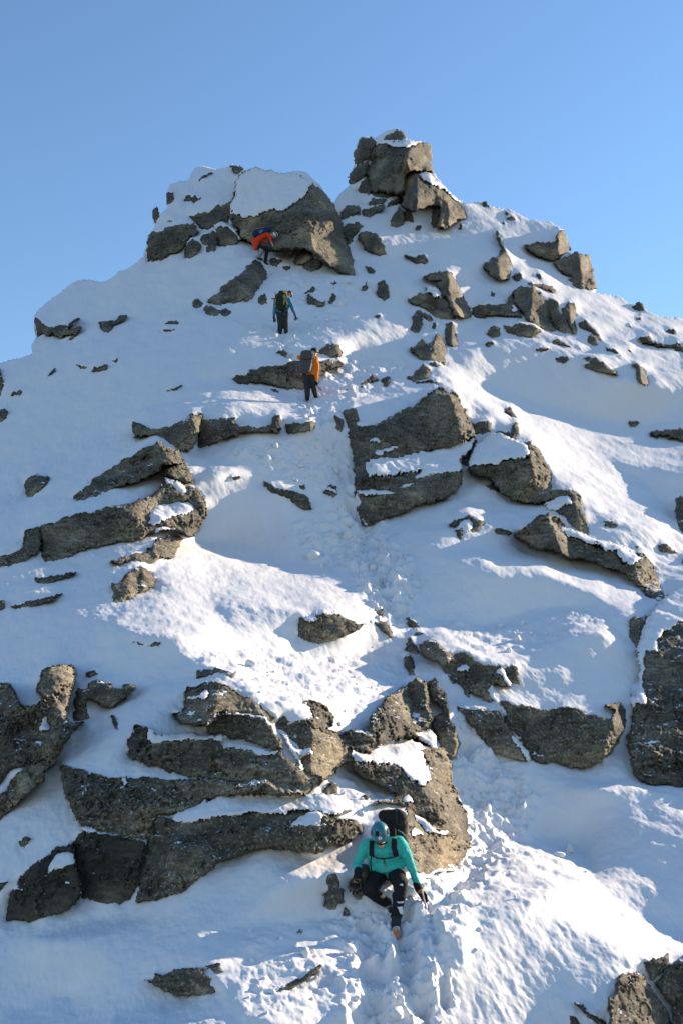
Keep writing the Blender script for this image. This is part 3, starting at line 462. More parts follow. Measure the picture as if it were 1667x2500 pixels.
# --- wanted surface direction per grid point
U = (PX-CX)/F_PX; V = (CY-PY)/F_PX
RAY = U[..., None]*RGT + V[..., None]*UPV + FWD
RAYN = RAY/np.linalg.norm(RAY, axis=-1, keepdims=True)
elev = np.arcsin(RAYN[..., 2])
def direction(az, st):
    az, st = np.radians(az), np.radians(st)
    return np.stack([np.sin(st)*np.sin(az), -np.sin(st)*np.cos(az), np.cos(st)+0*az], -1)
big = sample(T1, PX/1500+.1, PY/1500+.3)
slope = np.clip(np.degrees(elev)+24, 30, 57)
az = (PX-CX)/CX*20 - 3 + 6*big
N = direction(az, slope)
lit = np.zeros((H_, W_), np.float32); shd = np.zeros((H_, W_), np.float32)
for z, w, o in LIT: lit = np.maximum(lit, w*raster(P(z, o)))
for z, w, o in SHADE: shd = np.maximum(shd, w*raster(P(z, o)))
shd *= (lit == 0)
lit = blur(lit, 2); shd = blur(shd, 2)
LIT_DOT, SHD_DOT = .42, -.28
def toward_sun(N, d):
    c = N @ SUN
    b = N - c[..., None]*SUN
    b /= np.linalg.norm(b, axis=-1, keepdims=True)
    return d[..., None]*SUN + np.sqrt(1-d**2)[..., None]*b
NB = N.copy()
c0 = np.clip(.035 + .10*(PX-CX)/CX + .05*big - .05*np.clip((PY-1700)/300, 0, 1), -.10, .17)
d = c0*(1-np.clip(lit+shd, 0, 1)) + LIT_DOT*lit + SHD_DOT*shd
WANT = d.copy()
N = toward_sun(NB, np.clip(d, -.5, .6))

CODE = {'R': (62, 58), 'Q': (45, 66), 'F': (-6, 80), 'L': (-36, 80), 'T': (5, 42), 'U': (-12, 98)}
for k, r in enumerate(RK):
    m = (rid == k)
    if not m.any(): continue
    ii, jj = np.nonzero(m)
    i0, i1, j0, j1 = ii.min(), ii.max()+1, jj.min(), jj.max()+1
    r['bb'] = (i0, i1, j0, j1); r['area'] = len(ii)
    sub = m[i0:i1, j0:j1]
    y, x = np.mgrid[i0:i1, j0:j1]
    cx, hw = (j0+j1)/2, max(2, (j1-j0)/2)
    t = (x-cx)/hw; v = (y-i0)/max(1, i1-i0)
    rr = np.random.default_rng(100+k)
    A_ = -8 + 58*t*np.abs(t); S_ = 80 - 22*np.clip(.35-v, 0, 1)/.35
    if 'r' in r['st']: A_ = -4 + 60*t; S_ = 84 - 40*np.clip(.6-v, 0, 1)/.6 + 14*np.clip(v-.6, 0, 1)
    if 'l' in r['st']: A_ = A_ + 14
    for code, o in r['fac']:
        fm = raster(P(r['zn'], o))[i0:i1, j0:j1]
        a, s = CODE[code]; A_ = np.where(fm, a, A_); S_ = np.where(fm, s, S_)
    ns = int(np.clip(r['area']/60, 3, 60))
    for ns_, sa, ss in ((ns, 17, 11), (ns*3, 8, 6)):
        sx = rr.uniform(j0, j1, ns_); sy = rr.uniform(i0, i1, ns_)
        xx = x + 1.5*WX[i0:i1, j0:j1]-1.5*PX[i0:i1, j0:j1]; yy = y
        best = np.full(x.shape, 1e9); bi = np.zeros(x.shape, int)
        for q in range(ns_):
            dd = (xx-sx[q])**2+((yy-sy[q])*1.5)**2
            u = dd < best; best[u] = dd[u]; bi[u] = q
        amp = .45 if 's' in r['st'] else 1
        A_ = A_ + rr.normal(0, sa*amp, ns_)[bi]; S_ = S_ + rr.normal(0, ss*amp, ns_)[bi]
    nn = direction(A_, np.clip(S_, 25, 102))
    Nsub = N[i0:i1, j0:j1]; Nsub[sub & (cid[i0:i1, j0:j1] < 0)] = nn[sub & (cid[i0:i1, j0:j1] < 0)]
# snow on rocks lies flatter than the slope
capm = cid >= 0
Nc = direction(az*.3+4, np.clip(slope+2, 30, 58))
cl = np.clip(lit, 0, 1)
Nc = toward_sun(Nc, np.clip((Nc@SUN)*(1-cl)+.34*cl, -.3, .6))
N[capm] = Nc[capm]

# --- integrate log depth (least squares, cosine transform)
def dct2_solve(rhs):
    h, w = rhs.shape
    e = np.concatenate([rhs, rhs[:, ::-1]], 1); e = np.concatenate([e, e[::-1]], 0)
    f = np.fft.rfft2(e)
    ky = 2*np.cos(np.pi*np.fft.fftfreq(2*h)*2)-2; kx = 2*np.cos(np.pi*np.fft.rfftfreq(2*w)*2)-2
    den = ky[:, None]+kx[None, :]; den[0, 0] = 1
    f = f/den; f[0, 0] = 0
    return np.fft.irfft2(f, s=e.shape)[:h, :w]
def integrate(N):
    nx = N[..., 0]; ny = N @ UPV; den = np.einsum('ijk,ijk->ij', N, RAY)
    p = np.clip(-nx/den/F_PX*STEP, -.02, .02)          # d log z per column
    q = np.clip(ny/den/F_PX*STEP, -.02, .02)           # d log z per row (rows run down)
    pe = (p[:, 1:]+p[:, :-1])/2; qe = (q[1:]+q[:-1])/2
    div = np.zeros((H_, W_))
    div[:, :-1] += pe; div[:, 1:] -= pe; div[:-1] += qe; div[1:] -= qe
    return dct2_solve(div)
def normals(Pg):
    du = np.gradient(Pg, axis=1); dv = np.gradient(Pg, axis=0)
    n = np.cross(dv, du)
    n = n/np.maximum(np.linalg.norm(n, axis=-1, keepdims=True), 1e-9)
    return n*-np.sign(np.einsum('ijk,ijk->ij', n, RAYN))[..., None]
def guard(N):
    dotr = np.einsum('ijk,ijk->ij', N, RAYN)
    N = N - np.clip(dotr+.17, 0, None)[..., None]*RAYN
    return N/np.linalg.norm(N, axis=-1, keepdims=True)
def pix(px, py): return int(np.clip(round((py-gy[0])/STEP), 0, H_-1)), int(np.clip(round((px-gx[0])/STEP), 0, W_-1))
ANCH = [(940, 2290, 14.1), (760, 975, 35.6), (690, 812, 43.0), (640, 625, 50.5)]   # the climbers fix the distances
def anchored(L):
    Ls = blur(L, 6); ya = np.array([a[1] for a in ANCH], float)
    dl = np.array([math.log(a[2]) - Ls[pix(a[0], a[1])] for a in ANCH])
    soft = lambda y: np.where(y > 1950, 1950+150*np.tanh((y-1950)/150), y)      # leaves the tilt of the lowest snow alone
    cf = np.polyfit((soft(ya)-1500)/1000, dl, 2)
    return L + np.polyval(cf, (soft(PY)-1500)/1000)
free = ~solid & land
NW = N.copy()
aim = WANT.copy()
for it in range(5):      # nudge the snow until its slopes catch or miss the sun as wanted
    L = anchored(integrate(guard(N)))
    if it == 4: break
    gn = normals(np.exp(L)[..., None]*RAY); got = gn @ SUN
    N[solid] += .5*(NW-gn)[solid]; N[solid] /= np.linalg.norm(N[solid], axis=-1, keepdims=True)
    if it == 3: print('rock error', float(np.abs(NW-gn)[solid].mean()))
    print('relief pass', it, 'lit', float(got[(lit > .8) & free].mean()), 'shade', float(got[(shd > .8) & free].mean()))
    aim = np.clip(aim + .8*blur((WANT-got)*free, 4), -.75, .65)
    N[free] = toward_sun(NB, aim)[free]

Z0 = np.exp(L)
P0 = np.exp(np.where(dil(solid, 1), L, blur(L, 2)))[..., None]*RAY
PXM = Z0/F_PX                  # metres per photo pixel

Nsm = direction(az*.6, slope-6)

# --- every rock keeps the faces it was given and stands proud of the snow round it
def grads(N, RAY):
    nx = N[..., 0]; ny = N @ UPV; den = np.einsum('ijk,ijk->ij', N, RAY)
    return np.clip(-nx/den/F_PX*STEP, -.02, .02), np.clip(ny/den/F_PX*STEP, -.02, .02)
NG = guard(NW)
dL = np.zeros((H_, W_))
for k, r in enumerate(RK):
    if 'bb' not in r: continue
    i0, i1, j0, j1 = r['bb']; i0 = max(0, i0-4); j0 = max(0, j0-4); i1 = min(H_, i1+4); j1 = min(W_, j1+4)
    sl = (slice(i0, i1), slice(j0, j1)); m = rid[sl] == k
    p, q = grads(NG[sl], RAY[sl])
    p = np.where(m, p, p[m].mean()); q = np.where(m, q, q[m].mean())
    pe = (p[:, 1:]+p[:, :-1])/2; qe = (q[1:]+q[:-1])/2
    div = np.zeros(m.shape); div[:, :-1] += pe; div[:, 1:] -= pe; div[:-1] += qe; div[1:] -= qe
    dd = dct2_solve(div) - L[sl]
    yy, xx = np.mgrid[0:m.shape[0], 0:m.shape[1]]
    A = np.stack([np.ones(m.sum()), xx[m], yy[m]], 1)
    A3 = np.stack([np.ones(m.shape), xx, yy], -1)
    plane = A3 @ np.linalg.lstsq(A, dd[m], rcond=None)[0]
    dd = ROCK_KEEP*(dd-plane) + ROCK_TILT*(plane-plane[m].mean())
    rim = m & ~ero(m)
    lim = .45*math.sqrt(r['area'])*STEP/F_PX
    if 'p' in r['st']: dd = dd*.3
    dd = np.clip(dd, -lim, lim)
    dd -= max(np.percentile(dd[rim], 94), 0)
    dL[sl][m] = dd[m]
dLs = blur(dL, 1)
PR = (Z0*np.exp(np.where(solid, np.where(dil(~solid, 1), dL, .5*dL+.5*dLs), 0)))[..., None]*RAY

# --- fine snow relief
X, Y, Zw = P0[..., 0], P0[..., 1], P0[..., 2]
S = Y*.8+Zw*.6
h = .07*sample(T1, X/18, S/18) + .013*sample(T9, (X+.45*S)/14, (S-.45*X)/14)*np.clip(1-lit, 0, 1) + 0.007*sample(T5, X/6, S/6) + .0025*sample(T4, (X+.3*S)/9, (S-.3*X)/9)
P0 = P0 + Nsm*h[..., None]; PR = PR + Nsm*h[..., None]; h = np.zeros((H_, W_), np.float32)
trk = np.zeros((H_, W_), np.float32)
for z, w, o in TRACKS: trk = np.maximum(trk, w*raster(P(z, o)))
trk = blur(trk, 3)
lump = sample(T7, X/4, S/4) + .5*sample(T7, X/1.7+.3, S/1.7+.1)
h = h + trk*(.034*np.clip(lump, -1.4, 2.5)-.012)
far = np.full((H_, W_), 1e9)
for z, w, dep, o in TRENCH:
    pl = P(z, o); w = w*(ZONES[z][2] if False else 1)
    best = np.full((H_, W_), 1e9)
    for a, b in zip(pl[:-1], pl[1:]):
        ab = b-a; t = np.clip(((WX-a[0])*ab[0]+(WY-a[1])*ab[1])/(ab@ab), 0, 1)
        best = np.minimum(best, np.hypot(WX-a[0]-t*ab[0], WY-a[1]-t*ab[1]))
    e = best/w
    e = e*np.clip(1+.28*sample(T7, X/4+.5, S/4), .65, 1.6)
    h = h - .6*dep*np.exp(-(e*1.1)**2)*(1+.4*sample(T7, X/3, S/3)) + .2*dep*np.exp(-((e-1.4)/.4)**2)*np.clip(.5+.8*sample(T7, X/3.3, S/3.3), 0, 2)
up = np.zeros((H_, W_), np.float32)
for s in range(1, 7):          # snow lips over the top edges of rocks
    up[:-s] = np.maximum(up[:-s], rockm[s:]*(1-(s-1)/6))
up *= ~rockm
upb = blur(up, 2); h = h + upb*np.clip(2.6+1.2*sample(T2, X/4, S/4), .8, 4)*PXM
h = h*(1-np.clip(blur(ero(solid), 1), 0, 1))
snowP = P0 + Nsm*h[..., None]
sink = np.zeros((H_, W_), np.float32); e = solid.copy()
for s in range(6):
    e = ero(e); sink += e/6
sink = np.where(solid, blur(sink, 1), 0)
deep = np.clip(np.linalg.norm(PR, axis=-1)-np.linalg.norm(P0, axis=-1), 0, None)*ero(solid)
snowP = snowP + RAYN*(sink*16*PXM+np.where(solid, blur(deep, 1), 0))[..., None]

# --- meshes from parts of the grid
def grid_mesh(name, M, front, back=None):
    """M: which grid points to span; front/back: point grids. Returns a mesh with flat rims."""
    C = M[:-1, :-1] & M[1:, :-1] & M[1:, 1:] & M[:-1, 1:]
    if not C.any(): return None
    vid = np.full(M.shape, -1, np.int64)
    used = np.zeros(M.shape, bool)
    used[:-1, :-1] |= C; used[1:, :-1] |= C; used[1:, 1:] |= C; used[:-1, 1:] |= C
    n = used.sum(); vid[used] = np.arange(n)
    a, b, c, d_ = vid[:-1, :-1][C], vid[1:, :-1][C], vid[1:, 1:][C], vid[:-1, 1:][C]
    faces = [np.stack([a, b, c, d_], 1)]; co = [front[used]]
    if back is not None:
        co.append(back[used]); faces.append(np.stack([d_, c, b, a], 1)+n)
        Cp = np.pad(C, 1)
        def rim(cond, v0, v1):
            s = vid[v0][cond]; t = vid[v1][cond]
            faces.append(np.stack([t, s, s+n, t+n], 1))
        top = C & ~Cp[:-2, 1:-1]; bot = C & ~Cp[2:, 1:-1]; lef = C & ~Cp[1:-1, :-2]; rig = C & ~Cp[1:-1, 2:]
        s00 = (slice(0, -1), slice(0, -1)); s10 = (slice(1, None), slice(0, -1)); s11 = (slice(1, None), slice(1, None)); s01 = (slice(0, -1), slice(1, None))
        rim(top, s01, s00); rim(lef, s00, s10); rim(bot, s10, s11); rim(rig, s11, s01)
    F = np.concatenate(faces); co = np.concatenate(co)
    return raw_mesh(name, co, F, smooth_n=len(a))

def raw_mesh(name, co, F, smooth_n=None):
    me = bpy.data.meshes.new(name)
    k = F.shape[1]
    me.vertices.add(len(co)); me.vertices.foreach_set('co', co.astype(np.float32).ravel())
    me.loops.add(F.size); me.loops.foreach_set('vertex_index', F.astype(np.int32).ravel())
    me.polygons.add(len(F)); me.polygons.foreach_set('loop_start', np.arange(0, F.size, k, dtype=np.int32))
    sm = np.ones(len(F), bool)
    if smooth_n is not None: sm[smooth_n:] = False
    me.polygons.foreach_set('use_smooth', sm)
    me.update(calc_edges=True); me.validate()
    return me

SC = bpy.context.scene
COL = SC.collection
def link(o, parent=None):
    COL.objects.link(o)
    if parent is not None:
        o.parent = parent
    return o
def place(name, me, mat, parent=None):
    """origin at the middle of the foot of the thing"""
    n = len(me.vertices); co = np.empty(n*3, np.float32); me.vertices.foreach_get('co', co); co = co.reshape(-1, 3)
    org = np.array([co[:, 0].mean(), co[:, 1].mean(), co[:, 2].min()])
    co -= org; me.vertices.foreach_set('co', co.ravel()); me.update()
    o = bpy.data.objects.new(name, me); me.materials.append(mat)
    link(o, parent)
    off = Vector((0, 0, 0)); q_ = parent
    while q_ is not None: off += q_.location; q_ = q_.parent
    o.location = Vector(org) - off
    return o
def tag(o, label, cat, group=None, kind=None):
    o['label'] = label; o['category'] = cat
    if group: o['group'] = group
    if kind: o['kind'] = kind

# ------------------------------------------------------------------ materials
def nt(name):
    m = bpy.data.materials.new(name); m.use_nodes = True
    t = m.node_tree; b = t.nodes['Principled BSDF']
    return m, t, b
def node(t, typ, **kw):
    n = t.nodes.new(typ)
    for k, v in kw.items():
        if k in n.inputs: n.inputs[k].default_value = v
        else: setattr(n, k, v)
    return n
def ramp(t, fac, stops):
    n = t.nodes.new('ShaderNodeValToRGB'); e = n.color_ramp.elements
    while len(e) < len(stops): e.new(.5)
    for el, (p_, c_) in zip(e, stops):
        el.position = p_; el.color = (*c_, 1) if len(c_) == 3 else c_
    t.links.new(fac, n.inputs['Fac']); return n.outputs['Color']
def mixc(t, fac, a, b):
    n = t.nodes.new('ShaderNodeMix'); n.data_type = 'RGBA'
    for sock, val in ((n.inputs[0], fac), (n.inputs[6], a), (n.inputs[7], b)):
        if isinstance(val, (int, float)): sock.default_value = val
        elif isinstance(val, tuple): sock.default_value = (*val, 1)
        else: t.links.new(val, sock)
    return n.outputs[2]
def mth(t, op, a, b=None):
    n = t.nodes.new('ShaderNodeMath'); n.operation = op
    for k, v in enumerate((a, b)):
        if v is None: continue
        if isinstance(v, (int, float)): n.inputs[k].default_value = v
        else: t.links.new(v, n.inputs[k])
    return n.outputs[0]

def snow_material():
    m, t, b = nt('snow')
    tc = node(t, 'ShaderNodeNewGeometry').outputs['Position']
    n1 = node(t, 'ShaderNodeTexNoise', Scale=15.0, Detail=6.0, Roughness=.62)
    n2 = node(t, 'ShaderNodeTexNoise', Scale=34.0, Detail=4.0, Roughness=.6)
    mp = node(t, 'ShaderNodeMapping'); mp.inputs['Rotation'].default_value = (.5, .2, .5); mp.inputs['Scale'].default_value = (1.2, 5, 5)
    n3 = node(t, 'ShaderNodeTexNoise', Scale=1.6, Detail=5.0, Roughness=.55)
    t.links.new(tc, n1.inputs['Vector']); t.links.new(tc, n2.inputs['Vector']); t.links.new(tc, mp.inputs['Vector']); t.links.new(mp.outputs[0], n3.inputs['Vector'])
    n4 = node(t, 'ShaderNodeTexNoise', Scale=.45, Detail=3.0)
    t.links.new(tc, n4.inputs['Vector'])
    at = node(t, 'ShaderNodeAttribute', attribute_name='churn')
    gate = mth(t, 'ADD', mth(t, 'MULTIPLY', ramp(t, n4.outputs['Fac'], [(.42, (.1,)*3), (.62, (.4,)*3)]), 1.0), at.outputs['Fac'])
    hh = mth(t, 'ADD', mth(t, 'MULTIPLY', n1.outputs['Fac'], .016), mth(t, 'MULTIPLY', n2.outputs['Fac'], .005))
    hh = mth(t, 'MULTIPLY', hh, gate)
    hh = mth(t, 'ADD', hh, mth(t, 'MULTIPLY', n3.outputs['Fac'], .014))
    bp = node(t, 'ShaderNodeBump', Strength=.4, Distance=1.0)
    t.links.new(hh, bp.inputs['Height']); t.links.new(bp.outputs[0], b.inputs['Normal'])
    b.inputs['Base Color'].default_value = (.70, .70, .715, 1)
    b.inputs['Roughness'].default_value = .55
    b.inputs['Specular IOR Level'].default_value = .25
    return m

def rock_material(name, lo, mid, hi, rust=.25, smooth=False):
    m, t, b = nt(name)
    tc = node(t, 'ShaderNodeTexCoord').outputs['Object']
    geo = node(t, 'ShaderNodeNewGeometry')
    n1 = node(t, 'ShaderNodeTexNoise', Scale=1.3, Detail=9.0, Roughness=.66)
    n2 = node(t, 'ShaderNodeTexNoise', Scale=22.0, Detail=5.0, Roughness=.7)
    n3 = node(t, 'ShaderNodeTexNoise', Scale=.55, Detail=4.0)
    mp = node(t, 'ShaderNodeMapping'); mp.inputs['Rotation'].default_value = (.3, .5, .2); mp.inputs['Scale'].default_value = (1.5, 1.5, 7)
    n4 = node(t, 'ShaderNodeTexNoise', Scale=2.2, Detail=7.0, Roughness=.65)
    vo = node(t, 'ShaderNodeTexVoronoi', Scale=2.6); vo.feature = 'DISTANCE_TO_EDGE'
    wv = node(t, 'ShaderNodeMix'); wv.data_type = 'RGBA'; wv.inputs[0].default_value = .4
    for n in (n1, n2, n3): t.links.new(tc, n.inputs['Vector'])
    t.links.new(tc, mp.inputs['Vector']); t.links.new(mp.outputs[0], n4.inputs['Vector'])
    t.links.new(tc, wv.inputs[6]); t.links.new(n4.outputs['Color'], wv.inputs[7]); t.links.new(wv.outputs[2], vo.inputs['Vector'])
    f = mth(t, 'ADD', mth(t, 'MULTIPLY', n1.outputs['Fac'], .45), mth(t, 'MULTIPLY', n4.outputs['Fac'], .55))
    c = ramp(t, f, [(.36, lo), (.5, mid), (.64, hi)])
    sp = ramp(t, n2.outputs['Fac'], [(.55, (0,)*3), (.63, (1,)*3)])
    c = mixc(t, mth(t, 'MULTIPLY', sp, .10 if smooth else .72), c, (.38, .36, .285))
    dk = ramp(t, n2.outputs['Fac'], [(.30, (1,)*3), (.44, (0,)*3)])
    c = mixc(t, mth(t, 'MULTIPLY', dk, .75), c, (.02, .018, .015))
    n6 = node(t, 'ShaderNodeTexNoise', Scale=.42, Detail=3.0); t.links.new(tc, n6.inputs['Vector'])
    tone = ramp(t, n6.outputs['Fac'], [(.34, (.5, .51, .54)), (.5, (1, .98, .95)), (.66, (1.65, 1.6, 1.4))])
    mt = t.nodes.new('ShaderNodeMix'); mt.data_type = 'RGBA'; mt.blend_type = 'MULTIPLY'; mt.inputs[0].default_value = 1
    t.links.new(c, mt.inputs[6]); t.links.new(tone, mt.inputs[7]); c = mt.outputs[2]
    ru = ramp(t, n3.outputs['Fac'], [(.56, (0,)*3), (.7, (1,)*3)])
    c = mixc(t, mth(t, 'MULTIPLY', ru, rust), c, (.16, .075, .03))
    cr = ramp(t, vo.outputs['Distance'], [(.0, (1,)*3), (.025, (0,)*3)])
    if smooth:   # thin pale veins
        c = mixc(t, mth(t, 'MULTIPLY', cr, mth(t, 'MULTIPLY', ru, .5)), c, (.3, .28, .25))
    else:
        c = mixc(t, mth(t, 'MULTIPLY', cr, .4), c, (.02, .018, .015))
    # wind-blown snow caught on the flatter bits
    sx = node(t, 'ShaderNodeSeparateXYZ'); t.links.new(geo.outputs['Normal'], sx.inputs[0])
    n5 = node(t, 'ShaderNodeTexNoise', Scale=5.0, Detail=6.0, Roughness=.7); t.links.new(tc, n5.inputs['Vector'])
    sn = mth(t, 'ADD', mth(t, 'MULTIPLY', sx.outputs['Z'], .48), n5.outputs['Fac'])
    sn = ramp(t, sn, [(.97, (0,)*3), (1.0, (1,)*3)])
    c = mixc(t, sn, c, (.86, .87, .88))
    t.links.new(c, b.inputs['Base Color'])
    b.inputs['Roughness'].default_value = .85; b.inputs['Specular IOR Level'].default_value = .3
    hh = mth(t, 'ADD', mth(t, 'MULTIPLY', n1.outputs['Fac'], .11), mth(t, 'MULTIPLY', n2.outputs['Fac'], .018))
    hh = mth(t, 'ADD', hh, mth(t, 'MULTIPLY', n4.outputs['Fac'], .10))
    if not smooth: hh = mth(t, 'SUBTRACT', hh, mth(t, 'MULTIPLY', cr, .015))
    bp = node(t, 'ShaderNodeBump', Strength=.3 if smooth else .42, Distance=1.0)
    t.links.new(hh, bp.inputs['Height']); t.links.new(bp.outputs[0], b.inputs['Normal'])
    return m
SNOW = snow_material()
ROCK = {'g': rock_material('grey_rock', (.045, .041, .033), (.105, .095, .074), (.245, .222, .172)),
        'b': rock_material('brown_rock', (.048, .041, .032), (.118, .102, .077), (.265, .232, .174), .4),
        'd': rock_material('dark_rock', (.036, .032, .026), (.078, .070, .055), (.175, .157, .120)),
        's': rock_material('smooth_rock', (0.024, 0.022, 0.018), (0.045, 0.041, 0.033), (0.083, 0.076, 0.059), .15, True)}

# ------------------------------------------------------------------ the snow slope and the rocks
o = grid_mesh('snow_slope', land, snowP)
n = len(o.vertices); co = np.empty(n*3, np.float32); o.vertices.foreach_get('co', co); co = co.reshape(-1, 3)
# close the far side of the ridge and the outer rim, so the mountain is a body and not a sheet
ne = len(o.polygons); lv = np.empty(ne*4, np.int32); o.loops.foreach_get('vertex_index', lv); FQ = lv.reshape(-1, 4)
ed = np.concatenate([FQ[:, [0, 1]], FQ[:, [1, 2]], FQ[:, [2, 3]], FQ[:, [3, 0]]])
key = np.sort(ed, 1); kk = key[:, 0].astype(np.int64)*n+key[:, 1]
u, first, cnt = np.unique(kk, return_index=True, return_counts=True)
be = ed[first[cnt == 1]]
bv, inv = np.unique(be.ravel(), return_inverse=True); be_l = inv.reshape(-1, 2)
bco = co[bv]; pz = bco @ FWD; bx = bco[:, 0]/pz*F_PX+CX; by = CY-(bco @ UPV)/pz*F_PX
e1 = np.tile(np.array([0, 5, -3], np.float32), (len(bv), 1)); e2 = np.tile(np.array([0, 22, -30], np.float32), (len(bv), 1))
rt = bx > gx[-1]-30; lt = bx < gx[0]+30; bt = by > gy[-1]-30
e1[rt] = (7, 1, -2.2); e2[rt] = (70, 25, -32); e1[lt] = (-7, 1, -2.8); e2[lt] = (-70, 25, -40)
e1[bt] = (0, -6, -3.6); e2[bt] = (0, -60, -34)
e1[bt & rt] = (7, -6, -5); e2[bt & rt] = (70, -60, -60); e1[bt & lt] = (-7, -6, -5); e2[bt & lt] = (-70, -60, -60)
c1 = bco + e1; c2 = bco + e2
nb = len(bv)
allco = np.concatenate([co, c1, c2])
s1 = np.stack([be[:, 1], be[:, 0], be_l[:, 0]+n, be_l[:, 1]+n], 1)
s2 = np.stack([be_l[:, 1]+n, be_l[:, 0]+n, be_l[:, 0]+n+nb, be_l[:, 1]+n+nb], 1)
bpy.data.meshes.remove(o)
me = raw_mesh('snow_slope', allco, np.concatenate([FQ, s1, s2]))
slope_ob = place('snow_slope', me, SNOW)
churn = np.zeros(len(me.vertices), np.float32)
usedv = np.zeros((H_, W_), bool); C_ = land[:-1, :-1] & land[1:, :-1] & land[1:, 1:] & land[:-1, 1:]
usedv[:-1, :-1] |= C_; usedv[1:, :-1] |= C_; usedv[1:, 1:] |= C_; usedv[:-1, 1:] |= C_
cv = np.clip(trk*.8+.22*np.clip(lit, 0, 1), 0, 1)[usedv]; churn[:len(cv)] = cv
me.attributes.new('churn', 'FLOAT', 'POINT').data.foreach_set('value', churn)
tag(slope_ob, 'steep wind-packed snow slope of the ridge with trampled tracks', 'snow slope', kind='structure')

GROUP = 'rocks poking through the snow of the ridge'
rc = .28*sample(T2, (X*.9+Y*.5)/5, (Zw+.3*Y)/5) + .45*sample(T5, (X+.4*Y)/9+.2, (Zw*2.2+.3*X)/9)
rid_ridge = np.abs(sample(T5, (X+.5*Y)/6+.4, (Zw*1.6-.5*X)/6))
dip = (Zw*.93+X*.25+Y*.12)/.55 + .5*sample(T5, X/7, (Zw+.4*Y)/7)
ledge = (dip % 1.0)**2
rock_h = .04*rc + .085*ledge*np.clip(.6+.7*sample(T2, X/11+.3, Zw/11), 0, 1.2) - .12*np.clip(.12-rid_ridge, 0, 1)/.12
for k, r in enumerate(RK):
    if 'bb' not in r: print('no pixels', r['id']); continue
    i0, i1, j0, j1 = r['bb']
    pad = 5
    i0, i1, j0, j1 = max(0, i0-pad), min(H_, i1+pad), max(0, j0-pad), min(W_, j1+pad)
    sl = (slice(i0, i1), slice(j0, j1))
    own = (rid[sl] == k)
    M = dil(own, 1) if r['area'] > 40 else dil(own, 1)
    edge = np.zeros(M.shape, np.float32); e = M.copy()
    for s in range(3):
        e = ero(e); edge += e/3
    cap_in = (cid[sl] >= 0) & own
    size = math.sqrt(r['area'])*STEP
    pm = PXM[sl]
    amp = np.clip(size*pm*.6, .1, 1)
    toward = (3.0*edge-1.5)*pm + rock_h[sl]*edge*amp
    # joints: long fractures that split and offset the block
    if r['area'] > 500:
        rj = np.random.default_rng(900+k); lx, ly = WX[sl]+3*(WX[sl]-PX[sl]), WY[sl]+3*(WY[sl]-PY[sl])
        yy_, xx_ = np.nonzero(own)
        base = rj.normal(-8, 7)
        for _ in range(int(np.clip(r['area']/900, 1, 9))):
            w_ = rj.integers(len(yy_)); ang = math.radians(base+rj.normal(0, 7) if rj.random() < .62 else 72+rj.normal(0, 16))
            dd_ = (lx-gx[j0+xx_[w_]])*math.sin(ang) - (ly-gy[i0+yy_[w_]])*math.cos(ang)
            along = (lx-gx[j0+xx_[w_]])*math.cos(ang) + (ly-gy[i0+yy_[w_]])*math.sin(ang)
            reach = np.clip(1.6-np.abs(along)/(rj.uniform(.35, .9)*size), 0, 1)*edge
            toward = toward + reach*pm*(rj.normal(0, 3.2)*np.tanh(dd_/2.5) - rj.uniform(3, 7)*np.exp(-(dd_/2.6)**2))
    cb = np.clip(blur(cap_in, 1)*1.3, 0, 1); toward = np.where(cap_in, np.minimum(toward, 0), toward) - 9*pm*cb       # the rock dips under its own snow
    front = PR[sl] - RAYN[sl]*toward[..., None]
    th = np.clip(.55*size*np.median(pm), .2, 4.0)
    # a back that narrows, so the block is a rounded body
    back = front + RAYN[sl]*(th*(.35+.65*edge))[..., None]
    me = grid_mesh(r['name'], M, front, back)
    if me is None: print('no mesh', r['id']); continue
    mat = ROCK['s' if 's' in r['st'] else ('d' if 'd' in r['st'] else ('b' if r['st'][0] == 'b' else 'g'))]
    ob = place(r['name'], me, mat); r['ob'] = ob
    tag(ob, r['label'], r['cat'], GROUP)
for c, (i_, zn, out) in enumerate(CAPS):
    r = RK[index[i_]]
    own = cid == c
    if not own.any() or 'ob' not in r: print('no cap', i_); continue
    ii, jj = np.nonzero(own)
    i0, i1, j0, j1 = ii.min()-4, ii.max()+5, max(0, jj.min()-4), jj.max()+5
    sl = (slice(i0, i1), slice(j0, j1)); M = dil(own[sl], 1)
    edge = np.clip(blur(np.pad(M, 9), 3)[9:-9, 9:-9]*2-.85, 0, 1)
    pm = PXM[sl]
    toward = (6.5*np.sqrt(edge)+1.0)*pm
    front = PR[sl] - RAYN[sl]*toward[..., None] + Nsm[sl]*((h[sl]+3.5*pm*(.75+.25*sample(T7, X[sl]/3, S[sl]/3)))*edge)[..., None]
    back = front + RAYN[sl]*((14*pm)[..., None])
    me = grid_mesh('snow_cap', M, front, back)
    if me is not None: place('snow_cap', me, SNOW, r['ob'])

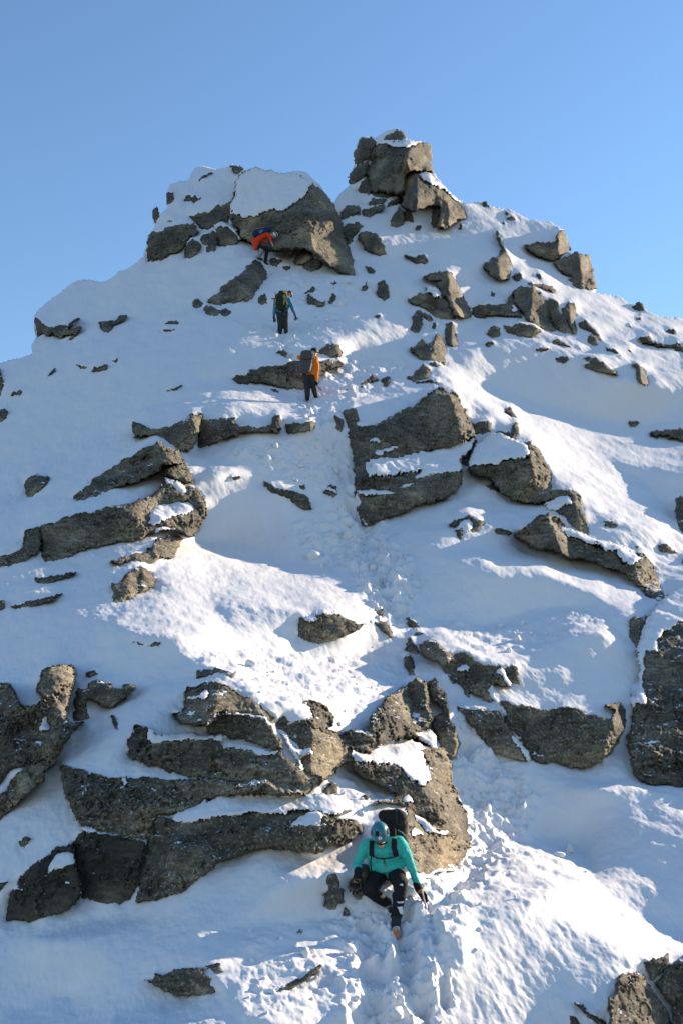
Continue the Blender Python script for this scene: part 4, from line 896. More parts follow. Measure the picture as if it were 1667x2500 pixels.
# ------------------------------------------------------------------ loose clods kicked out of the tracks
rr = np.random.default_rng(5)
w = (trk*land*~solid); w[(PX < -20) | (PX > 1690) | (PY > 2560)] = 0
w = w*np.clip((Z0/14.)**.5, 1, 2)
pick = rr.choice(w.size, 330, replace=False, p=(w/w.sum()).ravel())
ico = bpy.data.meshes.new('tmp'); bm_ = __import__('bmesh').new(); __import__('bmesh').ops.create_icosphere(bm_, subdivisions=2, radius=1)
IV = np.array([v.co[:] for v in bm_.verts]); IF = np.array([[v.index for v in f.verts] for f in bm_.faces]); bm_.free(); bpy.data.meshes.remove(ico)
cv, cf_ = [], []
for n_, ix in enumerate(pick):
    i, j = divmod(int(ix), W_)
    r_ = min(.02*rr.pareto(2.2)+.018, .12)*(1+.4*(Z0[i, j] > 25))
    v = IV*(1+.28*np.sin(IV@rr.normal(0, 2.6, (3, 3))).sum(1, keepdims=True)/1.7)
    v = v*rr.uniform(.6, 1.15, 3)*r_
    cv.append(v + snowP[i, j] + np.array([0, 0, .45*r_])); cf_.append(IF + n_*len(IV))
clod = raw_mesh('snow_clods', np.concatenate(cv), np.concatenate(cf_))
clod_ob = place('snow_clods', clod, SNOW)
tag(clod_ob, 'loose clods of snow kicked out along the trampled tracks', 'snow clods', kind='stuff')

# ------------------------------------------------------------------ camera, sun, sky
cam = bpy.data.cameras.new('camera'); cam.sensor_fit = 'VERTICAL'; cam.sensor_height = 24
cam.angle_y = 2*math.atan(1250/F_PX); cam.clip_start = .1; cam.clip_end = 3000
co_ = bpy.data.objects.new('camera', cam); link(co_); co_.rotation_euler = (math.pi/2+PITCH, 0, 0)
SC.camera = co_
sun = bpy.data.lights.new('sun', 'SUN'); sun.energy = 5.0; sun.angle = math.radians(.53); sun.color = (1, .81, .60)
so = bpy.data.objects.new('sun', sun); link(so); so.rotation_euler = Vector(-SUN).to_track_quat('-Z', 'Y').to_euler()
wd = bpy.data.worlds.new('World'); SC.world = wd; wd.use_nodes = True
t = wd.node_tree; bg = t.nodes['Background']
sky = t.nodes.new('ShaderNodeTexSky'); sky.sky_type = 'NISHITA'; sky.sun_disc = False
sky.sun_elevation = SUN_EL; sky.sun_rotation = SUN_AZ; sky.altitude = 0; sky.air_density = 1.2; sky.dust_density = 0; sky.ozone_density = 4.3
t.links.new(sky.outputs[0], bg.inputs['Color']); bg.inputs['Strength'].default_value = .104
SC.view_settings.view_transform = 'Standard'; SC.view_settings.look = 'None'
SC.view_settings.exposure = 1.07; SC.view_settings.gamma = 1
SC.cycles.max_bounces = 6; SC.cycles.diffuse_bounces = 4
# ------------------------------------------------------------------ the climbers
from mathutils.bvhtree import BVHTree
from mathutils import noise as mnoise
ZONES.update({'V': (620, 680, .10204), 'Y': (680, 820, .10204), 'X': (570, 520, .10204)})
SNOWZ = snowP @ FWD
def ray_px(zone, x, y):
    ox, oy, k = ZONES[zone]; px, py = ox+x*k, oy+y*k
    return RGT*((px-CX)/F_PX)+UPV*((CY-py)/F_PX)+FWD, px, py
def depth_at(zone, x, y):
    _, px, py = ray_px(zone, x, y); i, j = pix(px, py); return float(SNOWZ[i, j])

def cloth(name, col, rough=.8, bump=.0, scale=60, spec=.25):
    m, t, b = nt(name)
    tc = node(t, 'ShaderNodeTexCoord').outputs['Object']
    n = node(t, 'ShaderNodeTexNoise', Scale=float(scale), Detail=3.0); t.links.new(tc, n.inputs['Vector'])
    lo = tuple(c*.82 for c in col); hi = tuple(min(1, c*1.15) for c in col)
    t.links.new(ramp(t, n.outputs['Fac'], [(.35, lo), (.65, hi)]), b.inputs['Base Color'])
    b.inputs['Roughness'].default_value = rough; b.inputs['Specular IOR Level'].default_value = spec
    if bump:
        n2 = node(t, 'ShaderNodeTexNoise', Scale=22.0, Detail=3.0, Distortion=.8); t.links.new(tc, n2.inputs['Vector'])
        bp = node(t, 'ShaderNodeBump', Strength=bump, Distance=.02); t.links.new(n2.outputs['Fac'], bp.inputs['Height']); t.links.new(bp.outputs[0], b.inputs['Normal'])
    return m
TEAL = cloth('teal_fabric', (.045, .47, .42), bump=.6); BLACK = cloth('black_fabric', (.012, .012, .014), bump=.5)
CHAR = cloth('charcoal_fabric', (.03, .03, .033), bump=.4); ORANGE = cloth('orange_fabric', (.78, .19, .012), bump=.4)
RED = cloth('red_fabric', (.72, .05, .015), bump=.4); BLUE = cloth('blue_fabric', (.07, .20, .33), bump=.4)
GREENP = cloth('green_pack_fabric', (.022, .034, .018), bump=.4); GREYP = cloth('grey_pack_fabric', (.07, .072, .075), bump=.3)
NAVY = cloth('navy_pack_fabric', (.012, .03, .075), bump=.3); PALEG = cloth('pale_green_fabric', (.20, .24, .12), bump=.3)
BLACKP = cloth('black_pack_fabric', (.014, .014, .015), bump=.3); SKIN = cloth('skin', (.56, .30, .20), .55)
TAN = cloth('tan_leather', (.36, .19, .065), .6); HELT = cloth('teal_helmet_shell', (.03, .17, .215), .35, spec=.5)
HELW = cloth('white_helmet_shell', (.7, .7, .72), .35, spec=.5); HELB = cloth('black_helmet_shell', (.015, .016, .018), .6, spec=.3)
WHITE = cloth('white_print', (.8, .8, .8), .5); LENS = cloth('dark_lens', (.01, .01, .012), .1, spec=.6)
METAL = cloth('steel', (.28, .28, .29), .4, spec=.6); ORPL = cloth('orange_plate', (.85, .17, .01), .5)
GREYF = cloth('grey_gaiter_fabric', (.30, .30, .31), bump=.4); YEL = cloth('yellow_strap', (.7, .45, .03)); RUST = cloth('rust_fabric', (.30, .07, .02), bump=.3)
PINK = cloth('pale_wood_shaft', (.65, .42, .36))

class Prim:
    def __init__(self): self.v = []; self.f = []
    def add(self, V, F):
        n = len(self.v); self.v += [tuple(map(float, p)) for p in V]; self.f += [tuple(i+n for i in f) for f in F]
    def cone(self, p0, r0, p1, r1, seg=14, flat=None):
        p0 = np.array(p0, float); p1 = np.array(p1, float); d = p1-p0; Ln = np.linalg.norm(d)
        if Ln < 1e-6: d = np.array([0, 0, 1.]); Ln = 1e-6
        else: d = d/Ln
        a = np.cross(d, [0, 0, 1.]) if abs(d[2]) < .9 else np.cross(d, [1., 0, 0]); a /= np.linalg.norm(a); b = np.cross(d, a)
        prof = [(p0 - d*r0*math.cos(t), r0*math.sin(t)) for t in (0.02, .4, .8, 1.2)] + [(p0+(p1-p0)*s, r0+(r1-r0)*s) for s in (0, .25, .5, .75, 1)] + [(p1 + d*r1*math.cos(t), r1*math.sin(t)) for t in (1.2, .8, .4, .02)]
        V = []
        for c, r in prof:
            for k in range(seg):
                t = 2*math.pi*k/seg; V.append(c + (a*math.cos(t)+b*math.sin(t))*r)
        V = np.array(V)
        if flat is not None:
            ax, fac = flat; ax = np.array(ax)/np.linalg.norm(ax); m = (p0+p1)/2
            V = V - ((V-m)@ax)[:, None]*ax*(1-fac)
        F = []; R_ = len(prof)
        for i in range(R_-1):
            for k in range(seg):
                F.append((i*seg+k, i*seg+(k+1) % seg, (i+1)*seg+(k+1) % seg, (i+1)*seg+k))
        F.append(tuple(range(seg))[::-1]); F.append(tuple((R_-1)*seg+k for k in range(seg)))
        self.add(V, F); return self
    def chain(self, pts):
        for (p, r), (q, s) in zip(pts[:-1], pts[1:]): self.cone(p, r, q, s)
        return self
    def ell(self, c, ax, n=18):
        """ellipsoid: centre and three axis vectors"""
        c = np.array(c, float); A = np.array(ax, float); V = []; F = []
        for i in range(n+1):
            t = math.pi*i/n*.998+.001*math.pi
            for k in range(2*n):
                p = math.pi*k/n
                V.append(c + A[0]*math.sin(t)*math.cos(p)+A[1]*math.sin(t)*math.sin(p)+A[2]*math.cos(t))
        for i in range(n):
            for k in range(2*n):
                F.append((i*2*n+k, (i+1)*2*n+k, (i+1)*2*n+(k+1) % (2*n), i*2*n+(k+1) % (2*n)))
        F.append(tuple(range(2*n))); F.append(tuple(n*2*n+k for k in range(2*n))[::-1])
        if np.linalg.det(A) < 0: F = [f[::-1] for f in F]
        self.add(V, F); return self
    def box(self, c, ax):
        c = np.array(c, float); A = np.array(ax, float)
        V = [c+A[0]*x+A[1]*y+A[2]*z for x in (-1, 1) for y in (-1, 1) for z in (-1, 1)]
        F = [(0, 1, 3, 2), (4, 6, 7, 5), (0, 4, 5, 1), (2, 3, 7, 6), (0, 2, 6, 4), (1, 5, 7, 3)]
        if np.linalg.det(A) < 0: F = [f[::-1] for f in F]
        self.add(V, F); return self
    def mesh(self, name):
        me = bpy.data.meshes.new(name); me.from_pydata(self.v, [], self.f); me.update(); return me

def fused(name, prim, voxel, mat, parent=None, smooth=4, fold=0.0, fscale=9.0, seed=0):
    """one continuous surface grown from the overlapping limbs of prim"""
    me = prim.mesh(name); ob = bpy.data.objects.new('tmp', me); COL.objects.link(ob)
    r = ob.modifiers.new('r', 'REMESH'); r.mode = 'VOXEL'; r.voxel_size = voxel
    s = ob.modifiers.new('s', 'SMOOTH'); s.factor = .5; s.iterations = smooth
    dg = bpy.context.evaluated_depsgraph_get(); dg.update()
    out = bpy.data.meshes.new_from_object(ob.evaluated_get(dg))
    bpy.data.objects.remove(ob); bpy.data.meshes.remove(me)
    out.name = name
    if fold:
        nrm = [v.normal.copy() for v in out.vertices]
        for v, nn in zip(out.vertices, nrm):
            p = v.co*fscale + Vector((seed*7.3, seed*3.1, 0)); p.z *= 1.6
            q = mnoise.noise(p)*1.0 + .6*(abs(mnoise.noise(p*2.1))-.25)
            v.co += nn*fold*q
    for p in out.polygons: p.use_smooth = True
    out.update()
    return place(name, out, mat, parent)
def solid_part(name, prim, mat, parent=None, smooth=True):
    me = prim.mesh(name)
    for p in me.polygons: p.use_smooth = smooth
    return place(name, me, mat, parent)
def world_bvh(*obs):
    V = []; F = []
    for o in obs:
        M = o.matrix_world if o.parent is None else None
        off = Vector((0, 0, 0)); q = o
        while q is not None: off += q.location; q = q.parent
        n = len(V); V += [v.co+off for v in o.data.vertices]; F += [tuple(i+n for i in p.vertices) for p in o.data.polygons]
    return BVHTree.FromPolygons(V, F)
def hit(bvh, zone, x, y):
    d, _, _ = ray_px(zone, x, y); d = Vector(d).normalized()
    h = bvh.ray_cast(Vector((0, 0, 0)), d)
    return None if h[0] is None else (np.array(h[0]), np.array(h[1]))
def draped_strip(name, bvh, zone, pts, width, mat, parent, lift=.010, steps=14, thick=.008):
    """a strap lying on the surface below it; pts run along it, width in zone units"""
    P_ = np.array(pts, float); seg = np.r_[0, np.cumsum(np.linalg.norm(np.diff(P_, axis=0), axis=1))]
    V = []; cols = 4; rows = 0; last = None
    for t in np.linspace(0, seg[-1], steps):
        c = np.array([np.interp(t, seg, P_[:, 0]), np.interp(t, seg, P_[:, 1])])
        c2 = np.array([np.interp(min(t+1, seg[-1]), seg, P_[:, 0]), np.interp(min(t+1, seg[-1]), seg, P_[:, 1])]); c1 = np.array([np.interp(max(t-1, 0), seg, P_[:, 0]), np.interp(max(t-1, 0), seg, P_[:, 1])])
        tg = (c2-c1)/max(1e-6, np.linalg.norm(c2-c1)); nn = np.array([-tg[1], tg[0]])
        row = [hit(bvh, zone, *(c+nn*width*(s-.5))) for s in np.linspace(0, 1, cols)]
        good = [r for r in row if r is not None]
        if not good: continue
        for r in row:
            r = r or good[len(good)//2]
            to_cam = -r[0]/np.linalg.norm(r[0]); V.append(r[0]+(r[1]*.5+to_cam*.5)*lift)
        rows += 1
    if rows < 2: print('no strap', name); return None
    V = np.array(V); n = len(V); cam = -V/np.linalg.norm(V, axis=1, keepdims=True)
    VV = np.concatenate([V, V-cam*(thick+lift)])
    F = []
    for i in range(rows-1):
        for k in range(cols-1):
            a, b, c, d = i*cols+k, i*cols+k+1, (i+1)*cols+k+1, (i+1)*cols+k
            F += [(a, b, c, d), (a+n, d+n, c+n, b+n)]
    for i in range(rows-1):
        F += [(i*cols, (i+1)*cols, (i+1)*cols+n, i*cols+n), (i*cols+cols-1, i*cols+cols-1+n, (i+1)*cols+cols-1+n, (i+1)*cols+cols-1)]
    p = Prim(); p.add(VV, F)
    return solid_part(name, p, mat, parent)
def draped_patch(name, bvh, zone, outline, mat, parent, lift=.004, thick=.004):
    V = [];
    o = np.array(outline, float); pts = []
    for a, b in zip(o, np.roll(o, -1, 0)):
        for t in (0, .5): pts.append(a+(b-a)*t)
    c = o.mean(0)
    H = [hit(bvh, zone, *c)] + [hit(bvh, zone, *(c+(q-c)*.55)) for q in pts] + [hit(bvh, zone, *q) for q in pts]
    if any(h is None for h in H):
        ref = next((h for h in H if h is not None), None)
        if ref is None: print('no patch', name); return None
        H = [h or ref for h in H]
    V = np.array([h[0]+(h[1]*.5-h[0]/np.linalg.norm(h[0])*.5)*lift for h in H]); n = len(V); m = len(pts)
    back = V + V/np.linalg.norm(V, axis=1, keepdims=True)*(thick+lift)
    F = []
    for k in range(m):
        k2 = (k+1) % m
        F += [(0, 1+k, 1+k2), (1+k, 1+m+k, 1+m+k2, 1+k2), (1+m+k, 1+m+k+n, 1+m+k2+n, 1+m+k2)]
        F += [(n, 1+k2+n, 1+k+n), (1+k+n, 1+k2+n, 1+m+k2+n, 1+m+k+n)]
    p = Prim(); p.add(np.concatenate([V, back]), F)
    return solid_part(name, p, mat, parent)

class Fr:
    """measuring frame: zone units across the photo, metres towards the lens from a base distance"""
    def __init__(self, zone, base): self.z = zone; self.b = base; self.u = ZONES[zone][2]*base/F_PX
    def __call__(self, x, y, d=0.0):
        r, _, _ = ray_px(self.z, x, y); return r*(self.b-d)
def unit(v): v = np.array(v, float); return v/np.linalg.norm(v)
OUT = -FWD        # towards the lens
def head_prims(p, c, up, fw, s=1.0):
    up = unit(up); fw = unit(np.array(fw)-up*(np.array(fw)@up)); sd = np.cross(fw, up)
    p.ell(c, (sd*.076*s, fw*.098*s, up*.112*s))
    p.cone(c+fw*.045*s-up*.055*s, .055*s, c+fw*.065*s-up*.098*s, .035*s)                  # jaw
    p.cone(c+fw*.094*s-up*.005*s, .011*s, c+fw*.112*s-up*.036*s, .017*s)                  # nose
    p.cone(c+fw*.086*s-up*.068*s-sd*.018*s, .011*s, c+fw*.086*s-up*.068*s+sd*.018*s, .011*s)  # lips
    p.cone(c+fw*.084*s+up*.024*s-sd*.04*s, .014*s, c+fw*.084*s+up*.024*s+sd*.04*s, .014*s)    # brow
    for k in (-1, 1): p.ell(c+sd*k*.078*s-up*.012*s-fw*.01*s, (sd*.012*s, fw*.022*s, up*.034*s), 8)   # ears
def helmet_mesh(name, c, up, fw, mat, parent, ax=(.118, .142, .128), low=-.12, tilt=.35):
    up = unit(up); fw = unit(np.array(fw)-up*(np.array(fw)@up)); sd = np.cross(fw, up)
    n = 20; seg = 40; V = []; F = []
    def pt(t, ph, k):
        return c + k*(sd*ax[0]*math.sin(t)*math.cos(ph)+fw*ax[1]*math.sin(t)*math.sin(ph)+up*ax[2]*math.cos(t))
    for k in (1.0, .93):
        for i in range(n+1):
            for q in range(seg):
                ph = 2*math.pi*q/seg
                tmax = math.acos(low) + .16*math.sin(ph)*-1*tilt + .18*abs(math.cos(ph))**3
                V.append(pt(.01+tmax*i/n, ph, k*(1.0 + (.02 if i == n else 0))))
    m = (n+1)*seg
    for i in range(n):
        for q in range(seg):
            a, b, c_, d = i*seg+q, (i+1)*seg+q, (i+1)*seg+(q+1) % seg, i*seg+(q+1) % seg
            F += [(a, b, c_, d), (a+m, d+m, c_+m, b+m)]
    for q in range(seg):
        a, b = n*seg+q, n*seg+(q+1) % seg; F.append((a, a+m, b+m, b))
    F.append(tuple(range(seg))[::-1]); F.append(tuple(m+k for k in range(seg)))
    if np.dot(np.cross(sd, fw), up) < 0: F = [f[::-1] for f in F]
    p = Prim(); p.add(V, F)
    return solid_part(name, p, mat, parent)
def hand_prims(p, wrist, palm, side, fingers, thumb, r=.011, palm_r=.034):
    p.cone(wrist, palm_r*.85, palm, palm_r, flat=None)
    for ch in fingers: p.chain([(c, r*(1-.08*k)) for k, c in enumerate(ch)])
    p.chain([(c, r*1.15) for c in thumb])

# ---------- the seated climber in teal
zs = depth_at('Z', 790, 1010)
zb = depth_at('Z', 905, 1700)
print('seat depth', zs, 'boot depth', zb)
q = Fr('Z', min(zs, zb+.85)-.02)
bootd = q.b - zb + .15
k_ = bootd/.85
body = Prim(); jac = Prim(); tro = Prim()
hc = q(722, 548, .38); hup = UPV*.86+OUT*.50-RGT*.05; hfw = OUT*.82-UPV*.52+RGT*.12
head_prims(body, hc, hup, hfw, 1.02)
body.cone(q(765, 640, .24), .06, q(735, 590, .33), .055)
torso = [((700, 930, .12), .12, (655, 700, .20), .125), ((885, 905, .12), .12, (880, 690, .20), .13), ((790, 935, .13), .13, (768, 700, .22), .135)]
sh = ((570, 655, .21), .088, (950, 625, .21), .092)
larm = [((548, 665, .21), .082), ((448, 875, .20), .064), ((460, 965, .36), .050)]
rarm = [((975, 645, .21), .085), ((1080, 870, .27), .060), ((1163, 1112, .38), .046)]
for a, r, b, s in torso: jac.cone(q(*a), r, q(*b), s); body.cone(q(*a), r*.75, q(*b), s*.75)
jac.cone(q(sh[0][0], sh[0][1], sh[0][2]), sh[1], q(*sh[2]), sh[3]); body.cone(q(*sh[0]), .06, q(*sh[2]), .06)
jac.chain([(q(665, 925, .20), .07), (q(790, 925, .27), .08), (q(975, 885, .20), .075)])
jac.cone(q(765, 665, .22), .085, q(748, 630, .27), .068)
for arm in (larm, rarm):
    jac.chain([(q(*p_), r) for p_, r in arm]); body.chain([(q(*p_), r*.72) for p_, r in arm])
for hx in (720, 905): tro.cone(q(hx, 985, .10), .125, q(800, 960, .10), .12)
lleg = [((730, 985, .12), .12), ((590, 1180, .48), .098), ((645, 1235, .46), .088), ((800, 1345, .34), .070)]
rleg = [((905, 975, .12), .122), ((965, 1110, .52), .102), ((960, 1180, .54), .094), ((915, 1500, .62*k_), .070)]
for leg in (lleg, rleg):
    tro.chain([(q(*p_), r) for p_, r in leg]); body.chain([(q(*p_), r*.7) for p_, r in leg])
body.cone(q(800, 980, .10), .09, q(790, 930, .12), .1)
hand_l = Prim(); 
person = fused('person', body, .008, SKIN, None, 3)
tag(person, 'person in a teal top and teal helmet sitting on the snow, gloved hands out', 'person', 'climbers on the ridge')
jacket = fused('jacket', jac, .010, TEAL, person, 4, .014, 8.0, 1)
trousers = fused('trousers', tro, .011, BLACK, person, 4, .015, 8.0, 2)
hel = helmet_mesh('helmet', hc+unit(hup)*.066+OUT*.006, hup, hfw, HELT, person, (.122, .152, .150))
hb = world_bvh(hel)
draped_patch('lamp_clip', hb, 'Z', [(664, 488), (706, 488), (706, 544), (664, 544)], BLACKP, hel, .006)
draped_patch('emblem', hb, 'Z', [(696, 574), (716, 541), (727, 553), (713, 573), (727, 594), (718, 599)], WHITE, hel, .003)
draped_patch('emblem', hb, 'Z', [(733, 550), (747, 567), (733, 592), (721, 574)], WHITE, hel, .003)
for o_ in ([(796, 452), (812, 436), (822, 470), (826, 516), (808, 530), (800, 490)], [(806, 548), (824, 536), (822, 570), (806, 588)], [(612, 500), (620, 474), (626, 520), (618, 548)]):
    draped_patch('vent', hb, 'Z', o_, BLACKP, hel, .003)
pb = world_bvh(person)
draped_strip('sunglasses', pb, 'Z', [(652, 616), (690, 634), (735, 640), (780, 628), (818, 596)], 26, LENS, person, .012, 18, .006)
draped_strip('chin_strap', pb, 'Z', [(668, 628), (690, 668), (735, 700), (790, 672), (812, 620)], 8, BLACKP, hel, .004, 14, .003)
jb = world_bvh(jacket)
draped_strip('collar', jb, 'Z', [(668, 668), (700, 700), (745, 712), (800, 690), (832, 640)], 12, TEAL, jacket, .008, 14)
draped_patch('chest_print', jb, 'Z', [(820, 758), (874, 748), (874, 754), (820, 765)], BLACKP, jacket, .003, .002)
# gloves
g = Prim(); g.cone(q(460, 962, .36), .056, q(455, 1055, .42), .052)
gl = fused('glove', g.cone(q(455, 1050, .42), .045, q(440, 1105, .45), .044), .005, BLACK, person, 3)
hp = Prim(); hp.cone(q(446, 1085, .45), .044, q(430, 1125, .46), .036)
fing = [[(382, 1120, .47), (366, 1160, .48), (362, 1205, .45)], [(410, 1135, .48), (402, 1180, .49), (400, 1230, .45)], [(440, 1138, .48), (446, 1182, .49), (448, 1232, .45)], [(468, 1128, .47), (482, 1165, .48), (484, 1205, .45)]]
for f_ in fing: hp.chain([(q(428, 1105, .45), .016)]+[(q(*c_), .0135) for c_ in f_])
hp.chain([(q(478, 1080, .45), .017), (q(505, 1110, .46), .014), (q(516, 1150, .45), .013)])
fused('glove_fingers', hp, .0035, BLACK, gl, 2)
draped_strip('knuckle_pad', world_bvh(gl), 'Z', [(385, 1085), (430, 1078), (505, 1090)], 44, TAN, gl, .008, 8)
for f_ in fing: solid_part('fingertip', Prim().cone(q(*f_[1]), .0132, q(f_[2][0], f_[2][1]-12, f_[2][2]+.006), .0142), TAN, gl)
g2 = Prim(); g2.cone(q(1158, 1118, .38), .052, q(1185, 1180, .40), .055); g2.cone(q(1185, 1180, .40), .05, q(1215, 1235, .42), .043)
gr = fused('glove', g2, .005, BLACK, person, 3)
hp = Prim(); hp.cone(q(1205, 1215, .42), .045, q(1228, 1270, .43), .036)
for k in range(4):      # fingers closed round the shaft
    x0, y0 = 1215+k*14, 1248+k*22
    hp.chain([(q(x0-22, y0, .43), .014), (q(x0-4, y0+14, .475), .0135), (q(x0+30, y0+10, .47), .013), (q(x0+40, y0, .435), .012)])
hp.chain([(q(1240, 1215, .43), .016), (q(1272, 1250, .46), .0145), (q(1280, 1300, .465), .013)])
fused('glove_fingers', hp, .0035, BLACK, gr, 2)
draped_strip('knuckle_pad', world_bvh(gr), 'Z', [(1180, 1215), (1215, 1200), (1262, 1215)], 46, TAN, gr, .010, 8)
# boot with the crampon plate under its sole
bo = Prim(); sole = q(908, 1700, bootd+.02); ank = q(914, 1520, .64*k_)
fused('boot', bo.cone(ank, .062, q(912, 1610, .72*k_), .062).cone(q(912, 1610, .70*k_), .06, q(908, 1660, .80*k_), .058).cone(q(906, 1690, .80*k_), .052, q(910, 1745, .80*k_), .050), .007, CHAR, person, 3)
boot = person.children[-1]
up2 = unit(UPV*.95+OUT*.2); fw2 = unit(OUT-up2*(OUT@up2))
s_ = Prim(); s_.ell(q(910, 1705, .85*k_), (RGT*.062, up2*.098, fw2*.018)); solid_part('sole', s_, GREYF, boot)
pl_ = Prim(); c_ = q(905, 1705, .85*k_)+fw2*.022
pl_.box(c_+up2*.030, (RGT*.018, up2*.020, fw2*.005)); pl_.box(c_-RGT*.024-up2*.014, (unit(RGT+up2*.0)*.012, unit(up2+RGT*.3)*.046, fw2*.005)); pl_.box(c_+RGT*.024-up2*.014, (RGT*.012, unit(up2-RGT*.3)*.046, fw2*.0052)); pl_.box(c_-up2*.004, (RGT*.020, up2*.007, fw2*.0048))
solid_part('crampon_plate', pl_, ORPL, boot, False)
for sx, sy in ((-.05, .05), (.05, .05), (-.056, 0), (.056, 0), (-.05, -.06), (.05, -.06)):
    solid_part('crampon_spike', Prim().cone(c_+RGT*sx+up2*sy, .006, c_+RGT*sx*1.1+up2*sy+fw2*.022, .002), METAL, boot)
bo = Prim().cone(q(790, 1345, .34), .06, q(835, 1400, .32), .058).cone(q(820, 1390, .32), .055, q(850, 1430, .42), .048)
fused('boot', bo, .008, CHAR, person, 3)
tb = world_bvh(trousers)
for o_ in ([(950, 1125), (985, 1112), (1000, 1140), (970, 1135)], [(915, 1325), (960, 1330), (1005, 1320), (1000, 1345), (940, 1350)], [(925, 1395), (985, 1385), (998, 1440), (985, 1490), (955, 1470), (945, 1430)], [(870, 1170), (885, 1160), (890, 1210), (875, 1215)]):
    draped_patch('snow_patch', tb, 'Z', o_, SNOW, trousers, .008, .003)
draped_strip('belt', tb, 'Z', [(690, 950), (790, 965), (900, 950), (990, 900)], 22, BLACKP, trousers, .010, 14)
# backpack
bk = Prim()
for a, r, b, s in (((775, 305, .02), .085, (945, 318, .02), .112), ((800, 400, -.04), .10, (945, 420, -.04), .115), ((850, 640, -.06), .12, (965, 640, -.06), .12), ((850, 840, -.08), .11, (950, 840, -.08), .11)): bk.cone(q(*a), r, q(*b), s)
for x in (860, 955): bk.cone(q(x, 380, -.03), .11, q(x, 840, -.08), .115)
pack = fused('backpack', bk, .012, BLACKP, None, 4, .012, 6.0, 5)
tag(pack, 'black backpack worn by the seated climber in teal', 'backpack', 'backpacks on the climbers')
draped_strip('shoulder_strap', jb, 'Z', [(622, 600), (618, 690), (622, 785)], 54, BLACKP, pack, .014)
draped_strip('shoulder_strap', jb, 'Z', [(890, 575), (888, 680), (915, 790)], 62, BLACKP, pack, .014)
draped_strip('chest_strap', jb, 'Z', [(636, 785), (690, 808), (750, 812), (830, 806), (900, 790)], 14, BLACKP, pack, .018)
draped_strip('webbing', jb, 'Z', [(762, 815), (778, 870), (785, 940)], 9, BLACKP, pack, .014)
draped_strip('webbing', jb, 'Z', [(783, 880), (784, 940)], 11, TAN, pack, .018, 6)
pkb = world_bvh(pack)
draped_strip('lid_seam', pkb, 'Z', [(700, 385), (780, 405), (880, 415), (1000, 395)], 12, CHAR, pack, .006)
draped_strip('lid_strap', pkb, 'Z', [(905, 225), (915, 300), (920, 400)], 20, CHAR, pack, .006, 8)
draped_strip('side_strap', pkb, 'Z', [(930, 470), (985, 500), (1040, 560)], 14, GREYF, pack, .008, 8)
draped_strip('side_strap', pkb, 'Z', [(950, 600), (1000, 610), (1045, 620)], 12, GREYF, pack, .008, 8)
draped_patch('side_pocket', pkb, 'Z', [(985, 520), (1035, 540), (1050, 640), (1000, 650)], CHAR, pack, .012, .004)
solid_part('buckle', Prim().box(q(895, 792, .36), (RGT*.016, UPV*.012, OUT*.006)), CHAR, pack, False)
solid_part('buckle', Prim().box(q(742, 815, .405), (RGT*.018, UPV*.012, OUT*.006)), CHAR, pack, False)
solid_part('loose_strap', Prim().chain([(q(618, 785, .30), .007), (q(606, 850, .28), .007), (q(612, 925, .25), .006), (q(622, 985, .24), .006)]), BLACKP, pack)
solid_part('strap_riser', Prim().cone(q(888, 440, .10), .020, q(890, 575, .255), .026, flat=(OUT, .5)), BLACKP, pack)
# ice axe
ax_ = Prim(); a0 = q(1222, 1215, .47); a1 = q(1305, 1540, .50*max(1, k_*.9))
i_, j_ = pix(*ray_px('Z', 1300, 1545)[1:]); zt = float(SNOWZ[i_, j_]); a1 = ray_px('Z', 1305, 1540)[0]*(zt-.03)
axe = solid_part('ice_axe', Prim().cone(a0, .012, a1, .012), METAL)
tag(axe, 'steel ice axe planted in the snow by the gloved hand of the seated climber', 'ice axe', 'ice axes')
hd = Prim().chain([(ray_px('Z', 1345, 1495)[0]*(zt-.05), .006), (ray_px('Z', 1312, 1525)[0]*(zt-.04), .012), (ray_px('Z', 1260, 1535)[0]*(zt-.04), .011), (ray_px('Z', 1205, 1562)[0]*(zt-.03), .005)])
solid_part('axe_head', hd, CHAR, axe)
solid_part('spike', Prim().cone(a0, .009, q(1214, 1185, .47), .003), METAL, axe)
solid_part('leash', Prim().chain([(q(1262, 1300, .47), .005), (q(1290, 1360, .46), .005), (q(1300, 1420, .45), .006)]), BLACKP, axe)

